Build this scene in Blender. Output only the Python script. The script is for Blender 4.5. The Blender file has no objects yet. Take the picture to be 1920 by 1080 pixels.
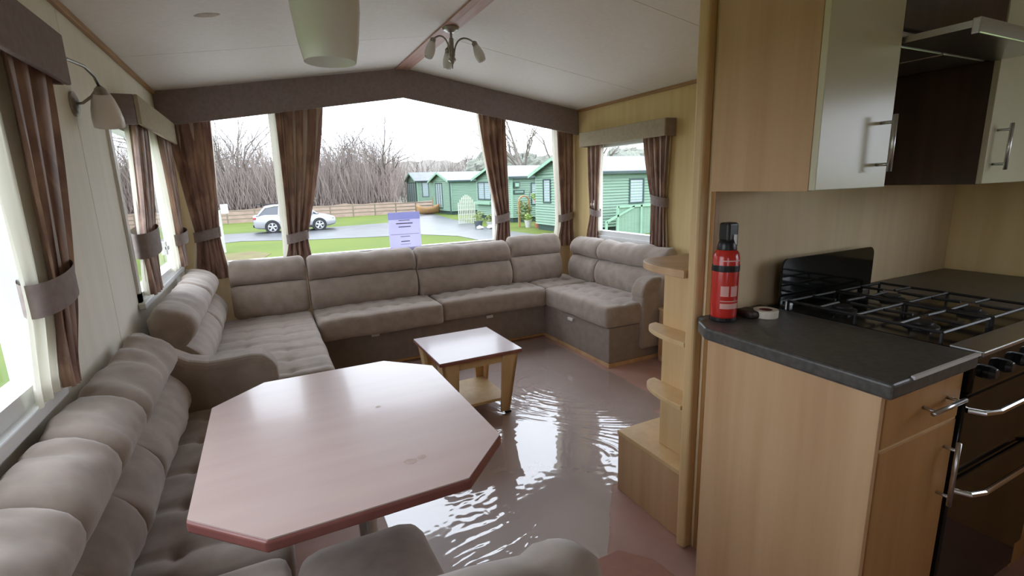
import bpy, bmesh, math, random
from mathutils import Vector, Matrix, Euler, noise as mnoise

random.seed(7)
S = bpy.context.scene
COL = S.collection
PI = math.pi

# ------------------------------------------------------------------ camera, sky, exposure
cam_d = bpy.data.cameras.new('camera')
cam_d.sensor_width = 36.0
cam_d.lens = 924.4 / 1920 * 36.0
cam_d.clip_start = 0.02
cam_d.clip_end = 600
cam = bpy.data.objects.new('camera', cam_d)
COL.objects.link(cam)
yw, pt, rl = (math.radians(a) for a in (26.261, -11.886, -1.753))
fw = Vector((math.sin(yw) * math.cos(pt), math.cos(yw) * math.cos(pt), math.sin(pt)))
rt = Vector((math.cos(yw), -math.sin(yw), 0))
up = rt.cross(fw)
R2 = math.cos(rl) * rt + math.sin(rl) * up
U2 = -math.sin(rl) * rt + math.cos(rl) * up
M = Matrix((R2, U2, -fw)).transposed().to_4x4()
M.translation = (0, 0, 1.362)
cam.matrix_world = M
S.camera = cam

w = bpy.data.worlds.new('overcast_sky')
S.world = w
w.use_nodes = True
nt = w.node_tree
nt.nodes.clear()
wo = nt.nodes.new('ShaderNodeOutputWorld')
bg = nt.nodes.new('ShaderNodeBackground')
tc = nt.nodes.new('ShaderNodeTexCoord')
nz = nt.nodes.new('ShaderNodeTexNoise')
nz.inputs['Scale'].default_value = 2.2
nz.inputs['Detail'].default_value = 5
cr = nt.nodes.new('ShaderNodeValToRGB')
cr.color_ramp.elements[0].position = 0.3
cr.color_ramp.elements[0].color = (0.83, 0.91, 1.05, 1)
cr.color_ramp.elements[1].position = 0.7
cr.color_ramp.elements[1].color = (0.95, 1.0, 1.09, 1)
nt.links.new(tc.outputs['Generated'], nz.inputs['Vector'])
nt.links.new(nz.outputs['Fac'], cr.inputs['Fac'])
nt.links.new(cr.outputs['Color'], bg.inputs['Color'])
SKY = 4.8
bg.inputs['Strength'].default_value = SKY
nt.links.new(bg.outputs[0], wo.inputs[0])

S.view_settings.view_transform = 'Standard'
S.view_settings.look = 'None'
S.view_settings.gamma = 1
S.view_settings.exposure = 0.0
S.view_settings.use_curve_mapping = False
S.cycles.max_bounces = 14
S.cycles.diffuse_bounces = 8
S.cycles.transparent_max_bounces = 24
S.cycles.caustics_reflective = False
S.cycles.caustics_refractive = False
S.cycles.sample_clamp_indirect = 6

# ------------------------------------------------------------------ materials
def lin(r, g, b):
    f = lambda c: (c / 255 / 12.92) if c / 255 <= 0.04045 else ((c / 255 + 0.055) / 1.055) ** 2.4
    return (f(r), f(g), f(b))

def mat(name, col, rough=0.6, col2=None, scale=8.0, stretch=(1, 1, 1), bump=0.0, bscale=60.0, metal=0.0, spec=0.5,
        coat=0.0, detail=4.0, lo=0.35, hi=0.65, distort=0.0, bdetail=3.0, sheen=0.0, translucent=0.0, bstretch=(1, 1, 1)):
    m = bpy.data.materials.new(name)
    m.use_nodes = True
    t = m.node_tree
    b = t.nodes['Principled BSDF']
    b.inputs['Base Color'].default_value = (*col, 1)
    b.inputs['Roughness'].default_value = rough
    b.inputs['Metallic'].default_value = metal
    b.inputs['Specular IOR Level'].default_value = spec
    b.inputs['Coat Weight'].default_value = coat
    b.inputs['Coat Roughness'].default_value = 0.12
    if sheen:
        b.inputs['Sheen Weight'].default_value = sheen
        b.inputs['Sheen Roughness'].default_value = 0.5
    co = t.nodes.new('ShaderNodeTexCoord')
    if col2 is not None:
        mp = t.nodes.new('ShaderNodeMapping')
        mp.inputs['Scale'].default_value = stretch
        n = t.nodes.new('ShaderNodeTexNoise')
        n.inputs['Scale'].default_value = scale
        n.inputs['Detail'].default_value = detail
        n.inputs['Distortion'].default_value = distort
        r = t.nodes.new('ShaderNodeValToRGB')
        r.color_ramp.elements[0].position = lo
        r.color_ramp.elements[0].color = (*col, 1)
        r.color_ramp.elements[1].position = hi
        r.color_ramp.elements[1].color = (*col2, 1)
        t.links.new(co.outputs['Object'], mp.inputs['Vector'])
        t.links.new(mp.outputs[0], n.inputs['Vector'])
        t.links.new(n.outputs['Fac'], r.inputs['Fac'])
        t.links.new(r.outputs['Color'], b.inputs['Base Color'])
    if bump:
        mp2 = t.nodes.new('ShaderNodeMapping')
        mp2.inputs['Scale'].default_value = bstretch
        n2 = t.nodes.new('ShaderNodeTexNoise')
        n2.inputs['Scale'].default_value = bscale
        n2.inputs['Detail'].default_value = bdetail
        bp = t.nodes.new('ShaderNodeBump')
        bp.inputs['Strength'].default_value = 0.6
        bp.inputs['Distance'].default_value = bump
        t.links.new(co.outputs['Object'], mp2.inputs['Vector'])
        t.links.new(mp2.outputs[0], n2.inputs['Vector'])
        t.links.new(n2.outputs['Fac'], bp.inputs['Height'])
        t.links.new(bp.outputs[0], b.inputs['Normal'])
    if translucent:
        tr = t.nodes.new('ShaderNodeBsdfTranslucent')
        mx = t.nodes.new('ShaderNodeMixShader')
        mx.inputs[0].default_value = translucent
        out = t.nodes['Material Output']
        if col2 is not None:
            t.links.new(r.outputs['Color'], tr.inputs['Color'])
        else:
            tr.inputs['Color'].default_value = (*col, 1)
        t.links.new(b.outputs[0], mx.inputs[1])
        t.links.new(tr.outputs[0], mx.inputs[2])
        t.links.new(mx.outputs[0], out.inputs['Surface'])
    return m

def film_mat(name, tint, ior, rough, bump=0.0, haze=0.0, milk=.3, mcol=(.86, .86, .86)):
    """thin clear sheet: a fresnel share is mirrored, the rest goes straight through"""
    m = bpy.data.materials.new(name)
    m.use_nodes = True
    t = m.node_tree
    t.nodes.clear()
    out = t.nodes.new('ShaderNodeOutputMaterial')
    mx = t.nodes.new('ShaderNodeMixShader')
    tr = t.nodes.new('ShaderNodeBsdfTransparent')
    tr.inputs['Color'].default_value = (*tint, 1)
    gl = t.nodes.new('ShaderNodeBsdfGlossy')
    gl.inputs['Roughness'].default_value = rough
    fr = t.nodes.new('ShaderNodeFresnel')
    gm = t.nodes.new('ShaderNodeNewGeometry')
    io = t.nodes.new('ShaderNodeMath')
    io.operation = 'MULTIPLY_ADD'
    io.inputs[1].default_value = 1 / ior - ior
    io.inputs[2].default_value = ior
    t.links.new(gm.outputs['Backfacing'], io.inputs[0])
    t.links.new(io.outputs[0], fr.inputs['IOR'])
    t.links.new(fr.outputs[0], mx.inputs[0])
    t.links.new(tr.outputs[0], mx.inputs[1])
    t.links.new(gl.outputs[0], mx.inputs[2])
    if haze:
        df = t.nodes.new('ShaderNodeBsdfGlossy')
        df.inputs['Color'].default_value = (.9, .9, .9, 1)
        df.inputs['Roughness'].default_value = .45
        m2 = t.nodes.new('ShaderNodeMixShader')
        m2.inputs[0].default_value = haze
        mil = t.nodes.new('ShaderNodeBsdfDiffuse')
        mil.inputs['Color'].default_value = (*mcol, 1)
        m3 = t.nodes.new('ShaderNodeMixShader')
        m3.inputs[0].default_value = milk
        t.links.new(tr.outputs[0], m3.inputs[1])
        t.links.new(mil.outputs[0], m3.inputs[2])
        t.links.new(m3.outputs[0], m2.inputs[1])
        t.links.new(df.outputs[0], m2.inputs[2])
        t.links.new(m2.outputs[0], mx.inputs[1])
    t.links.new(mx.outputs[0], out.inputs[0])
    if bump:
        co = t.nodes.new('ShaderNodeTexCoord')
        mp = t.nodes.new('ShaderNodeMapping')
        mp.inputs['Scale'].default_value = (1.0, 1.0, 1.0)
        n = t.nodes.new('ShaderNodeTexNoise')
        n.inputs['Scale'].default_value = 26
        n.inputs['Detail'].default_value = 3
        n.inputs['Distortion'].default_value = 1.2
        b = t.nodes.new('ShaderNodeBump')
        b.inputs['Distance'].default_value = bump
        b.inputs['Strength'].default_value = 0.5
        t.links.new(co.outputs['Object'], mp.inputs[0])
        t.links.new(mp.outputs[0], n.inputs['Vector'])
        t.links.new(n.outputs['Fac'], b.inputs['Height'])
        t.links.new(b.outputs[0], gl.inputs['Normal'])
        t.links.new(b.outputs[0], fr.inputs['Normal'])
    return m

MT = {}
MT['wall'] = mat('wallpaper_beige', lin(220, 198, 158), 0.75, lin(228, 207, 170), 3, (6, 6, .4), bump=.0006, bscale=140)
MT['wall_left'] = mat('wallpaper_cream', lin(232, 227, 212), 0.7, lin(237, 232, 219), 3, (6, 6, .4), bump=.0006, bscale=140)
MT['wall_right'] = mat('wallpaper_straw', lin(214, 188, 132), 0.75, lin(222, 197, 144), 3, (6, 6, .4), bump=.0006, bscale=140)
MT['ceiling'] = mat('ceiling_board', lin(226, 222, 212), 0.6, lin(230, 227, 219), 40, bump=.001, bscale=220)
MT['dark_gap'] = mat('dark_gap', lin(90, 78, 62), 0.9)
MT['beam'] = mat('pinkish_wood_strip', lin(176, 138, 120), 0.45, lin(190, 152, 134), 5, (12, .6, 12))
MT['cornice'] = mat('cornice_wood', lin(150, 112, 70), 0.5, lin(168, 128, 82), 5, (12, .6, 12))
MT['oak'] = mat('light_oak_laminate', lin(192, 154, 114), 0.42, lin(212, 178, 138), 5, (2.2, 2.2, .12), detail=6, bump=.0002, bscale=30, bstretch=(6, 6, .4))
MT['oak_pale'] = mat('pale_maple_laminate', lin(212, 180, 130), 0.42, lin(222, 192, 145), 5, (4, 4, .3), detail=5)
MT['oak_dark'] = mat('oak_front', lin(176, 132, 82), 0.42, lin(194, 150, 98), 5, (3, 3, .15), detail=6)
MT['cream_gloss'] = mat('cream_gloss_door', lin(214, 210, 184), 0.22, lin(218, 214, 190), 3, spec=.3)
MT['wenge'] = mat('dark_brown_laminate', lin(66, 52, 50), 0.35, lin(78, 62, 58), 6, (5, 5, .3))
MT['worktop'] = mat('charcoal_worktop', lin(72, 70, 67), 0.38, lin(88, 86, 82), 60, bump=.0003, bscale=200)
MT['steel'] = mat('brushed_steel', lin(196, 196, 196), 0.28, lin(208, 208, 208), 60, (1, 20, 20), metal=1.0)
MT['alu'] = mat('pale_anodised_strip', lin(214, 216, 216), 0.3, lin(220, 222, 222), 20, spec=.8)
MT['chrome'] = mat('polished_chrome', lin(220, 220, 220), 0.12, lin(228, 228, 228), 6, metal=1.0)
MT['nickel'] = mat('brushed_nickel', lin(150, 146, 138), 0.3, lin(165, 160, 152), 30, metal=1.0)
MT['hob'] = mat('black_enamel', lin(22, 22, 23), 0.14, lin(26, 26, 27), 5)
MT['iron'] = mat('cast_iron', lin(28, 28, 29), 0.45, lin(36, 36, 37), 40, bump=.0004, bscale=200)
MT['black_glass'] = mat('black_glass', lin(16, 17, 17), 0.06, lin(19, 20, 20), 5)
MT['sofa'] = mat('taupe_chenille', lin(152, 138, 127), 0.92, lin(168, 153, 142), 14, bump=.0022, bscale=16, sheen=.35, detail=6, bdetail=7)
MT['sofa_base'] = mat('taupe_sofa_base', lin(142, 129, 121), 0.92, lin(152, 139, 130), 20, bump=.0008, bscale=120)
MT['pelmet'] = mat('taupe_pelmet_fabric', lin(132, 118, 116), 0.9, lin(141, 127, 125), 40, bump=.0006, bscale=300)
MT['pelmet_light'] = mat('stone_pelmet_fabric', lin(160, 146, 122), 0.9, lin(170, 156, 132), 40, bump=.0006, bscale=300)
MT['curtain'] = mat('bronze_satin_curtain', lin(132, 100, 88), 0.45, lin(176, 142, 122), 3.2, (3, 3, 1.2), detail=7, lo=.42, hi=.62, distort=1.2, sheen=.2, translucent=.12)
MT['lining'] = mat('ivory_lining', lin(232, 228, 212), 0.8, lin(238, 234, 220), 6, translucent=.4)
MT['tie'] = mat('taupe_tieback', lin(134, 120, 116), 0.8, lin(146, 132, 127), 40, bump=.0006, bscale=300)
MT['table'] = mat('beech_table_top', lin(208, 182, 176), 0.3, lin(213, 189, 182), 3, (1, 6, 6), detail=6, coat=.5)
MT['table_edge'] = mat('reddish_table_edge', lin(134, 82, 76), 0.35, lin(146, 92, 84), 10)
MT['ctable'] = mat('grey_beech_top', lin(198, 184, 188), 0.4, lin(203, 190, 194), 3, (1, 6, 6), coat=.5)
MT['floor'] = mat('reddish_brown_vinyl', lin(180, 144, 134), 0.5, lin(192, 156, 146), 5, detail=6, bump=.0006, bscale=40)
MT['mat'] = mat('plain_brown_mat', lin(172, 126, 112), 0.7, lin(178, 132, 118), 30, bump=.0005, bscale=200)
MT['upvc'] = mat('white_window_frame', lin(222, 224, 224), 0.35, lin(228, 230, 230), 6)
MT['white_plastic'] = mat('white_plastic', lin(226, 224, 216), 0.4, lin(232, 230, 222), 6)
MT['opal'] = mat('opal_glass', lin(244, 242, 236), 0.3, lin(248, 246, 240), 6, translucent=.12)
MT['shade'] = film_mat('satin_glass', (.97, .97, .96), 1.4, .25, haze=.05, milk=.78, mcol=(.9, .89, .87))
MT['frosted'] = film_mat('frosted_lamp_glass', (.97, .97, .96), 1.4, .15, haze=.1, milk=.5, mcol=(.9, .89, .86))
MT['red'] = mat('extinguisher_red', lin(196, 44, 36), 0.25, lin(202, 50, 42), 6, coat=.3)
MT['black'] = mat('black_plastic', lin(24, 24, 26), 0.35, lin(30, 30, 32), 20)
MT['label'] = mat('pale_label', lin(226, 170, 160), 0.5, lin(232, 180, 170), 10)
MT['tape'] = mat('cream_tape', lin(216, 208, 190), 0.5, lin(224, 216, 198), 20)
MT['maroon'] = mat('maroon_core', lin(104, 40, 40), 0.6, lin(112, 48, 46), 20)
MT['leather'] = mat('dark_brown_leather', lin(48, 34, 32), 0.55, lin(56, 42, 38), 30, bump=.0006, bscale=150)
MT['paper'] = mat('lilac_paper', lin(226, 224, 244), 0.8, lin(230, 228, 246), 6, translucent=.55)
MT['paper_blue'] = mat('blue_paper_band', lin(226, 230, 246), 0.8, lin(230, 234, 248), 6, translucent=.75)
MT['ink'] = mat('grey_ink', lin(118, 112, 140), 0.8, lin(124, 118, 146), 30)
MT['pane'] = film_mat('window_glass', (.96, .975, .97), 1.25, 0.0)
MT['film'] = film_mat('clear_plastic_film', (.98, .975, .975), 2.3, 0.02, bump=.0, haze=.12, milk=.26, mcol=(.84, .70, .66))
# outdoors
MT['grass'] = mat('winter_grass', lin(70, 90, 8), 0.95, lin(84, 99, 12), .35, detail=8, lo=.3, hi=.6, bump=.02, bscale=30)
MT['pad'] = mat('pale_bounce_grey', lin(168, 166, 166), 0.9, lin(182, 180, 180), .8, detail=8, bump=.004, bscale=40)  # for the added ground pad, pale grey to bounce neutral light
MT['soil'] = mat('bare_soil', lin(92, 78, 52), 0.95, lin(98, 96, 48), 1.6, detail=8, bump=.02, bscale=12)
MT['road'] = mat('wet_gravel_road', lin(68, 70, 72), 0.42, lin(82, 84, 86), 1.3, detail=8, bump=.004, bscale=50)
MT['bracken'] = mat('dead_bracken', lin(112, 94, 78), 0.95, lin(124, 107, 92), 2, detail=8, bump=.05, bscale=9)
MT['bark'] = mat('grey_brown_bark', lin(104, 97, 91), 0.95, lin(120, 112, 104), 6, (4, 4, .5), bump=.01, bscale=30)
MT['twig'] = mat('brown_twigs', lin(134, 122, 117), 0.95, lin(148, 137, 130), .6, detail=3)
MT['evergreen'] = mat('grey_green_needles', lin(116, 120, 110), 0.95, lin(134, 138, 126), 1.5)
MT['hill'] = mat('wooded_hill', lin(112, 110, 104), 0.95, lin(124, 120, 112), .15, detail=8)
MT['clad'] = mat('sage_green_cladding', lin(110, 138, 119), 0.6, lin(117, 146, 126), 3, (.3, .3, 5))
MT['clad_trim'] = mat('pale_green_trim', lin(124, 158, 136), 0.6, lin(132, 166, 144), 3)
MT['tiles'] = mat('pale_grey_roof', lin(98, 102, 108), 0.5, lin(112, 116, 122), 2, (1, 1, 1), bump=.01, bscale=6, bstretch=(.2, 3, 3))
MT['darkframe'] = mat('anthracite_frame', lin(40, 62, 60), 0.5, lin(46, 68, 66), 5)
MT['net'] = mat('net_curtain_behind_glass', lin(150, 160, 176), 0.3, lin(168, 176, 190), 3, (8, 8, .5), spec=.7)
MT['carpaint'] = mat('silver_white_paint', lin(150, 151, 154), 0.25, lin(156, 157, 160), 4, coat=.6)
MT['carglass'] = mat('tinted_car_glass', lin(60, 64, 72), 0.06, lin(64, 68, 76), 4, spec=.8)
MT['rubber'] = mat('tyre_rubber', lin(36, 36, 38), 0.8, lin(42, 42, 44), 20)
MT['alloy'] = mat('alloy_wheel', lin(170, 172, 176), 0.3, lin(180, 182, 186), 10, metal=.7)
MT['carred'] = mat('tail_lamp_red', lin(170, 60, 60), 0.2, lin(176, 66, 66), 6)
MT['fence'] = mat('weathered_fence_wood', lin(116, 104, 92), 0.9, lin(130, 118, 104), 4, (1, 6, 6))
MT['trellis'] = mat('cream_painted_wood', lin(176, 180, 164), 0.7, lin(184, 188, 172), 6)
MT['terracotta'] = mat('terracotta', lin(150, 96, 72), 0.8, lin(160, 106, 82), 10)
MT['orange'] = mat('orange_bucket', lin(206, 92, 56), 0.6, lin(212, 100, 62), 8)
MT['leaf'] = mat('garden_leaf', lin(98, 112, 66), 0.8, lin(122, 134, 86), 5)
MT['limeleaf'] = mat('lime_leaf', lin(140, 164, 90), 0.8, lin(152, 174, 100), 5)
MT['stone'] = mat('pale_stone', lin(164, 164, 158), 0.85, lin(178, 178, 172), 8, bump=.01, bscale=20)
MT['darkpot'] = mat('slate_pot', lin(70, 78, 84), 0.6, lin(78, 86, 92), 8)
MT['boatwood'] = mat('varnished_planter_wood', lin(146, 112, 74), 0.6, lin(158, 124, 84), 6, (1, 6, 6))

# ------------------------------------------------------------------ mesh helpers
WL = {}

def cross_frame(d):
    a = Vector((0, 0, 1)) if abs(d.z) < .9 else Vector((1, 0, 0))
    u = d.cross(a).normalized()
    return u, d.cross(u).normalized()

class MB:
    def __init__(s):
        s.v = []
        s.f = []
    def add(s, vs, fs):
        o = len(s.v)
        s.v += [tuple(p) for p in vs]
        s.f += [tuple(i + o for i in f) for f in fs]
        return s
    def box(s, x0, x1, y0, y1, z0, z1):
        vs = [(x, y, z) for z in (z0, z1) for y in (y0, y1) for x in (x0, x1)]
        return s.add(vs, [(0, 2, 3, 1), (4, 5, 7, 6), (0, 1, 5, 4), (2, 6, 7, 3), (0, 4, 6, 2), (1, 3, 7, 5)])
    def prism(s, poly, axis, a0, a1):
        """poly: 2D points; axis x -> (y,z), y -> (x,z), z -> (x,y)"""
        def P(p, a):
            return {'x': (a, p[0], p[1]), 'y': (p[0], a, p[1]), 'z': (p[0], p[1], a)}[axis]
        n = len(poly)
        vs = [P(p, a0) for p in poly] + [P(p, a1) for p in poly]
        fs = [tuple(range(n))[::-1], tuple(range(n, 2 * n))]
        fs += [(i, (i + 1) % n, n + (i + 1) % n, n + i) for i in range(n)]
        return s.add(vs, fs)
    def tube(s, path, r, n=8, cap=True):
        path = [Vector(p) for p in path]
        rr = r if isinstance(r, (list, tuple)) else [r] * len(path)
        vs, fs = [], []
        d0 = (path[1] - path[0]).normalized()
        u, v = cross_frame(d0)
        for i, p in enumerate(path):
            a = path[max(0, i - 1)]
            b = path[min(len(path) - 1, i + 1)]
            d = (b - a).normalized()
            u = (u - d * u.dot(d)).normalized()
            v = d.cross(u)
            for k in range(n):
                t = 2 * PI * k / n
                vs.append(p + (u * math.cos(t) + v * math.sin(t)) * rr[i])
        for i in range(len(path) - 1):
            for k in range(n):
                fs.append((i * n + k, i * n + (k + 1) % n, (i + 1) * n + (k + 1) % n, (i + 1) * n + k))
        if cap:
            fs.append(tuple(range(n))[::-1])
            fs.append(tuple(range((len(path) - 1) * n, len(path) * n)))
        return s.add(vs, fs)
    def lathe(s, prof, c=(0, 0, 0), n=20, d=(0, 0, 1), cap=True):
        """prof: (radius, distance along d)"""
        d = Vector(d).normalized()
        u, v = cross_frame(d)
        c = Vector(c)
        vs, fs = [], []
        for r, h in prof:
            for k in range(n):
                t = 2 * PI * k / n
                vs.append(c + d * h + (u * math.cos(t) + v * math.sin(t)) * max(r, 1e-4))
        for i in range(len(prof) - 1):
            for k in range(n):
                fs.append((i * n + k, i * n + (k + 1) % n, (i + 1) * n + (k + 1) % n, (i + 1) * n + k))
        if cap:
            fs.append(tuple(range(n))[::-1])
            fs.append(tuple(range((len(prof) - 1) * n, len(prof) * n)))
        return s.add(vs, fs)
    def grid(s, fn, nu, nv):
        vs = [fn(i / nu, j / nv) for j in range(nv + 1) for i in range(nu + 1)]
        fs = [(j * (nu + 1) + i, j * (nu + 1) + i + 1, (j + 1) * (nu + 1) + i + 1, (j + 1) * (nu + 1) + i) for j in range(nv) for i in range(nu)]
        return s.add(vs, fs)
    def rbox(s, x0, x1, y0, y1, z0, z1, r, seg=(8, 8, 3), disp=None):
        """box with rounded edges on a grid fine enough to be dented"""
        lo, hi = (x0, y0, z0), (x1, y1, z1)
        def spaced(a, b, n):
            inner = [a + r + (b - a - 2 * r) * i / n for i in range(n + 1)]
            return [a, a + r * .35] + inner + [b - r * .35, b]
        ax = [spaced(lo[i], hi[i], seg[i]) for i in range(3)]
        for i in range(3):
            j, k = (i + 1) % 3, (i + 2) % 3
            for side in (0, 1):
                vs = []
                nj, nk = len(ax[j]), len(ax[k])
                for b in ax[k]:
                    for a in ax[j]:
                        p = [0, 0, 0]
                        p[i] = hi[i] if side else lo[i]
                        p[j], p[k] = a, b
                        q = Vector([min(max(p[t], lo[t] + r), hi[t] - r) for t in range(3)])
                        nn = (Vector(p) - q)
                        nn = nn.normalized()
                        pp = q + nn * r
                        if disp:
                            pp = pp + disp(pp, nn)
                        vs.append(pp)
                fs = []
                for b in range(nk - 1):
                    for a in range(nj - 1):
                        f = (b * nj + a, b * nj + a + 1, (b + 1) * nj + a + 1, (b + 1) * nj + a)
                        fs.append(f if side else f[::-1])
                s.add(vs, fs)
        return s
    def build(s, name, m, parent=None, smooth=False, bevel=0.0, weld=False, solid=0.0, kind=None, label=None, bseg=2, loc=None):
        off = Vector((0, 0, 0))
        if parent is not None:
            off = WL[parent.name]
        elif loc is not None:
            off = Vector(loc)
        me = bpy.data.meshes.new(name)
        me.from_pydata([(x - off.x, y - off.y, z - off.z) for x, y, z in s.v], [], s.f)
        bm = bmesh.new()
        bm.from_mesh(me)
        if weld or bevel:
            bmesh.ops.remove_doubles(bm, verts=bm.verts, dist=1e-5)
        if bevel:
            bmesh.ops.recalc_face_normals(bm, faces=bm.faces)
            es = [e for e in bm.edges if len(e.link_faces) == 2 and e.calc_face_angle(0) > .5]
            bmesh.ops.bevel(bm, geom=es, offset=bevel, segments=bseg, profile=.5, affect='EDGES')
        if solid:
            bmesh.ops.solidify(bm, geom=bm.faces[:], thickness=solid)
        bmesh.ops.recalc_face_normals(bm, faces=bm.faces)
        for f in bm.faces:
            f.smooth = smooth
        bm.to_mesh(me)
        bm.free()
        me.materials.append(m)
        o = bpy.data.objects.new(name, me)
        COL.objects.link(o)
        if parent is not None:
            o.parent = parent
        elif loc is not None:
            o.location = loc
        WL[o.name] = off
        if kind:
            o['kind'] = kind
        if label:
            o['label'] = label
        return o

def thing(name, label, cat, loc=(0, 0, 0), group=None):
    o = bpy.data.objects.new(name, None)
    COL.objects.link(o)
    o.empty_display_size = .05
    o.location = loc
    WL[o.name] = Vector(loc)
    o['label'] = label
    o['category'] = cat
    if group:
        o['group'] = group
    return o

def tag(o, label, cat, group=None, kind=None):
    o['label'] = label
    o['category'] = cat
    if group:
        o['group'] = group
    if kind:
        o['kind'] = kind
    return o

def B(x0, x1, y0, y1, z0, z1):
    return MB().box(x0, x1, y0, y1, z0, z1)

def copy_tree(o, parent=None):
    c = o.copy()
    COL.objects.link(c)
    c.parent = parent
    for ch in [k for k in S.objects if k.parent == o]:
        copy_tree(ch, c)
    return c

# ================================================================== ROOM SHELL
XL, XR, YF, YB = -0.58, 2.877, 4.42, -3.4
XM, ZE, ZR = 1.1485, 2.049, 2.319
KR = (ZR - ZE) / (XR - XM)
def zroof(x):
    return ZR - abs(x - XM) * KR

def holes_strip(mb_add, a0, a1, z0, z1, holes):
    """rectangles of a wall a0..a1 x z0..z1 around holes (h0,h1,hz0,hz1), handed to mb_add"""
    cur = a0
    for h0, h1, hz0, hz1 in sorted(holes):
        if h0 > cur:
            mb_add(cur, h0, z0, z1)
        mb_add(h0, h1, z0, hz0)
        mb_add(h0, h1, hz1, z1)
        cur = h1
    if cur < a1:
        mb_add(cur, a1, z0, z1)

fl = B(XL - .1, XR + .1, YB - .1, YF + .1, -.06, 0).build('floor', MT['floor'])
fl['kind'] = 'structure'

WIN_L = [(-2.3, -1.2, .86, 1.72), (.42, 1.70, .86, 1.74), (2.84, 4.16, .86, 1.72)]
WIN_R = [(-.85, .32, 1.0, 1.78), (3.08, 3.96, .86, 1.71)]
m = MB()
holes_strip(lambda a, b, c, d: m.box(XL - .06, XL - .012, a, b, c, d), YB, YF, 0, ZE + .02, WIN_L)
wl = m.build('wall_left', MT['dark_gap'])
wl['kind'] = 'structure'
def left_panel(a0, a1):
    mm = MB()
    hs = [h for h in WIN_L if h[0] > a0 - .01 and h[1] < a1 + .01]
    holes_strip(lambda a, b, c, d: mm.box(XL - .013, XL, a, b, c, d), a0, a1, 0, ZE + .02, hs)
    mm.build('wall_panel', MT['wall_left'], wl)
for a0, a1 in ((YB, -.903), (-.9, .097), (.1, 2.448), (2.452, YF)):
    left_panel(a0, a1)
m = MB()
holes_strip(lambda a, b, c, d: m.box(XR, XR + .06, a, b, c, d), YB, YF, 0, ZE + .02, WIN_R)
wr = m.build('wall_right', MT['wall_right'])
wr['kind'] = 'structure'
# gable end wall with three windows
HX = [(-.46, .20), (.25, 2.045), (2.075, 2.80)]
ZS = .80
DR = .10
m = MB()
m.box(XL - .06, XR + .06, YF, YF + .06, 0, ZS)
xs = [XL - .06] + [x for h in HX for x in h] + [XR + .06]
for i in range(0, len(xs), 2):
    a, b = xs[i], xs[i + 1]
    m.prism([(a, ZS), (b, ZS), (b, zroof(b) - DR), (a, zroof(a) - DR)], 'y', YF, YF + .06)
tops = [(XL - .06, XM), (XM, XR + .06)]
for a, b in tops:
    m.prism([(a, zroof(a) - DR), (b, zroof(b) - DR), (b, zroof(b) + .02), (a, zroof(a) + .02)], 'y', YF, YF + .06)
wf = m.build('wall_front', MT['wall'])
wf['kind'] = 'structure'
m = MB()
m.prism([(XL - .06, 0), (XR + .06, 0), (XR + .06, ZE), (XM, ZR + .01), (XL - .06, ZE)], 'y', YB - .06, YB)
wb = m.build('wall_rear', MT['wall'])
wb['kind'] = 'structure'
# sloped ceiling: a dark carrier with pale boards whose joints show
m = MB()
for a, b in ((XL - .1, XM), (XM, XR + .1)):
    m.prism([(a, zroof(a) + .012), (b, zroof(b) + .012), (b, zroof(b) + .06), (a, zroof(a) + .06)], 'y', YB - .1, YF + .1)
ce = m.build('ceiling', MT['dark_gap'])
ce['kind'] = 'structure'
ys = [YB - .1, -2.7, -1.5, -.3, .9, 2.095, 3.29, YF + .1]
for i in range(len(ys) - 1):
    for a, b in ((XL - .1, XM - .002), (XM + .002, XR + .1)):
        mm = MB()
        mm.prism([(a, zroof(a)), (b, zroof(b)), (b, zroof(b) + .013), (a, zroof(a) + .013)], 'y', ys[i] + .0022, ys[i + 1] - .0022)
        mm.build('ceiling_board', MT['ceiling'], ce)
def stain(parent, m, cx, cy, rx, ry, zf, seed):
    pts = []
    for i in range(16):
        a_ = 2 * PI * i / 16
        k = 1 + .3 * mnoise.noise(Vector((math.cos(a_) * 1.5 + seed, math.sin(a_) * 1.5, seed)))
        x, y = cx + rx * k * math.cos(a_), cy + ry * k * math.sin(a_)
        pts.append((x, y, zf(x)))
    MB().add(pts, [tuple(range(16))]).build('stain', m, parent)
MT['stain'] = mat('old_water_mark', lin(176, 164, 146), .8, lin(196, 188, 172), 30)
stain(ce, MT['stain'], -.12, 2.68, .05, .03, lambda x: zroof(x) - .0008, 2.0)
m = MB()
m.prism([(XM - .055, zroof(XM - .055) - .012), (XM, ZR - .014), (XM + .055, zroof(XM + .055) - .012), (XM + .055, zroof(XM + .055) + .002), (XM, ZR), (XM - .055, zroof(XM - .055) + .002)], 'y', YB, YF)
o = m.build('trim_1', MT['beam'])
o['kind'] = 'structure'
for n_, (x0, x1) in ((2, (XL, XL + .02)), (3, (XR - .02, XR))):
    o = B(x0, x1, YB, YF, ZE - .022, ZE + .004).build('trim_%d' % n_, MT['cornice'], bevel=.004)
    o['kind'] = 'structure'
# baseboards
for nm, bx in (('baseboard_left', (XL, XL + .012, YB, YF)), ('baseboard_right', (XR - .012, XR, YB, YF))):
    o = B(*bx, 0, .07).build(nm, MT['oak_dark'])
    o['kind'] = 'structure'

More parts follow.
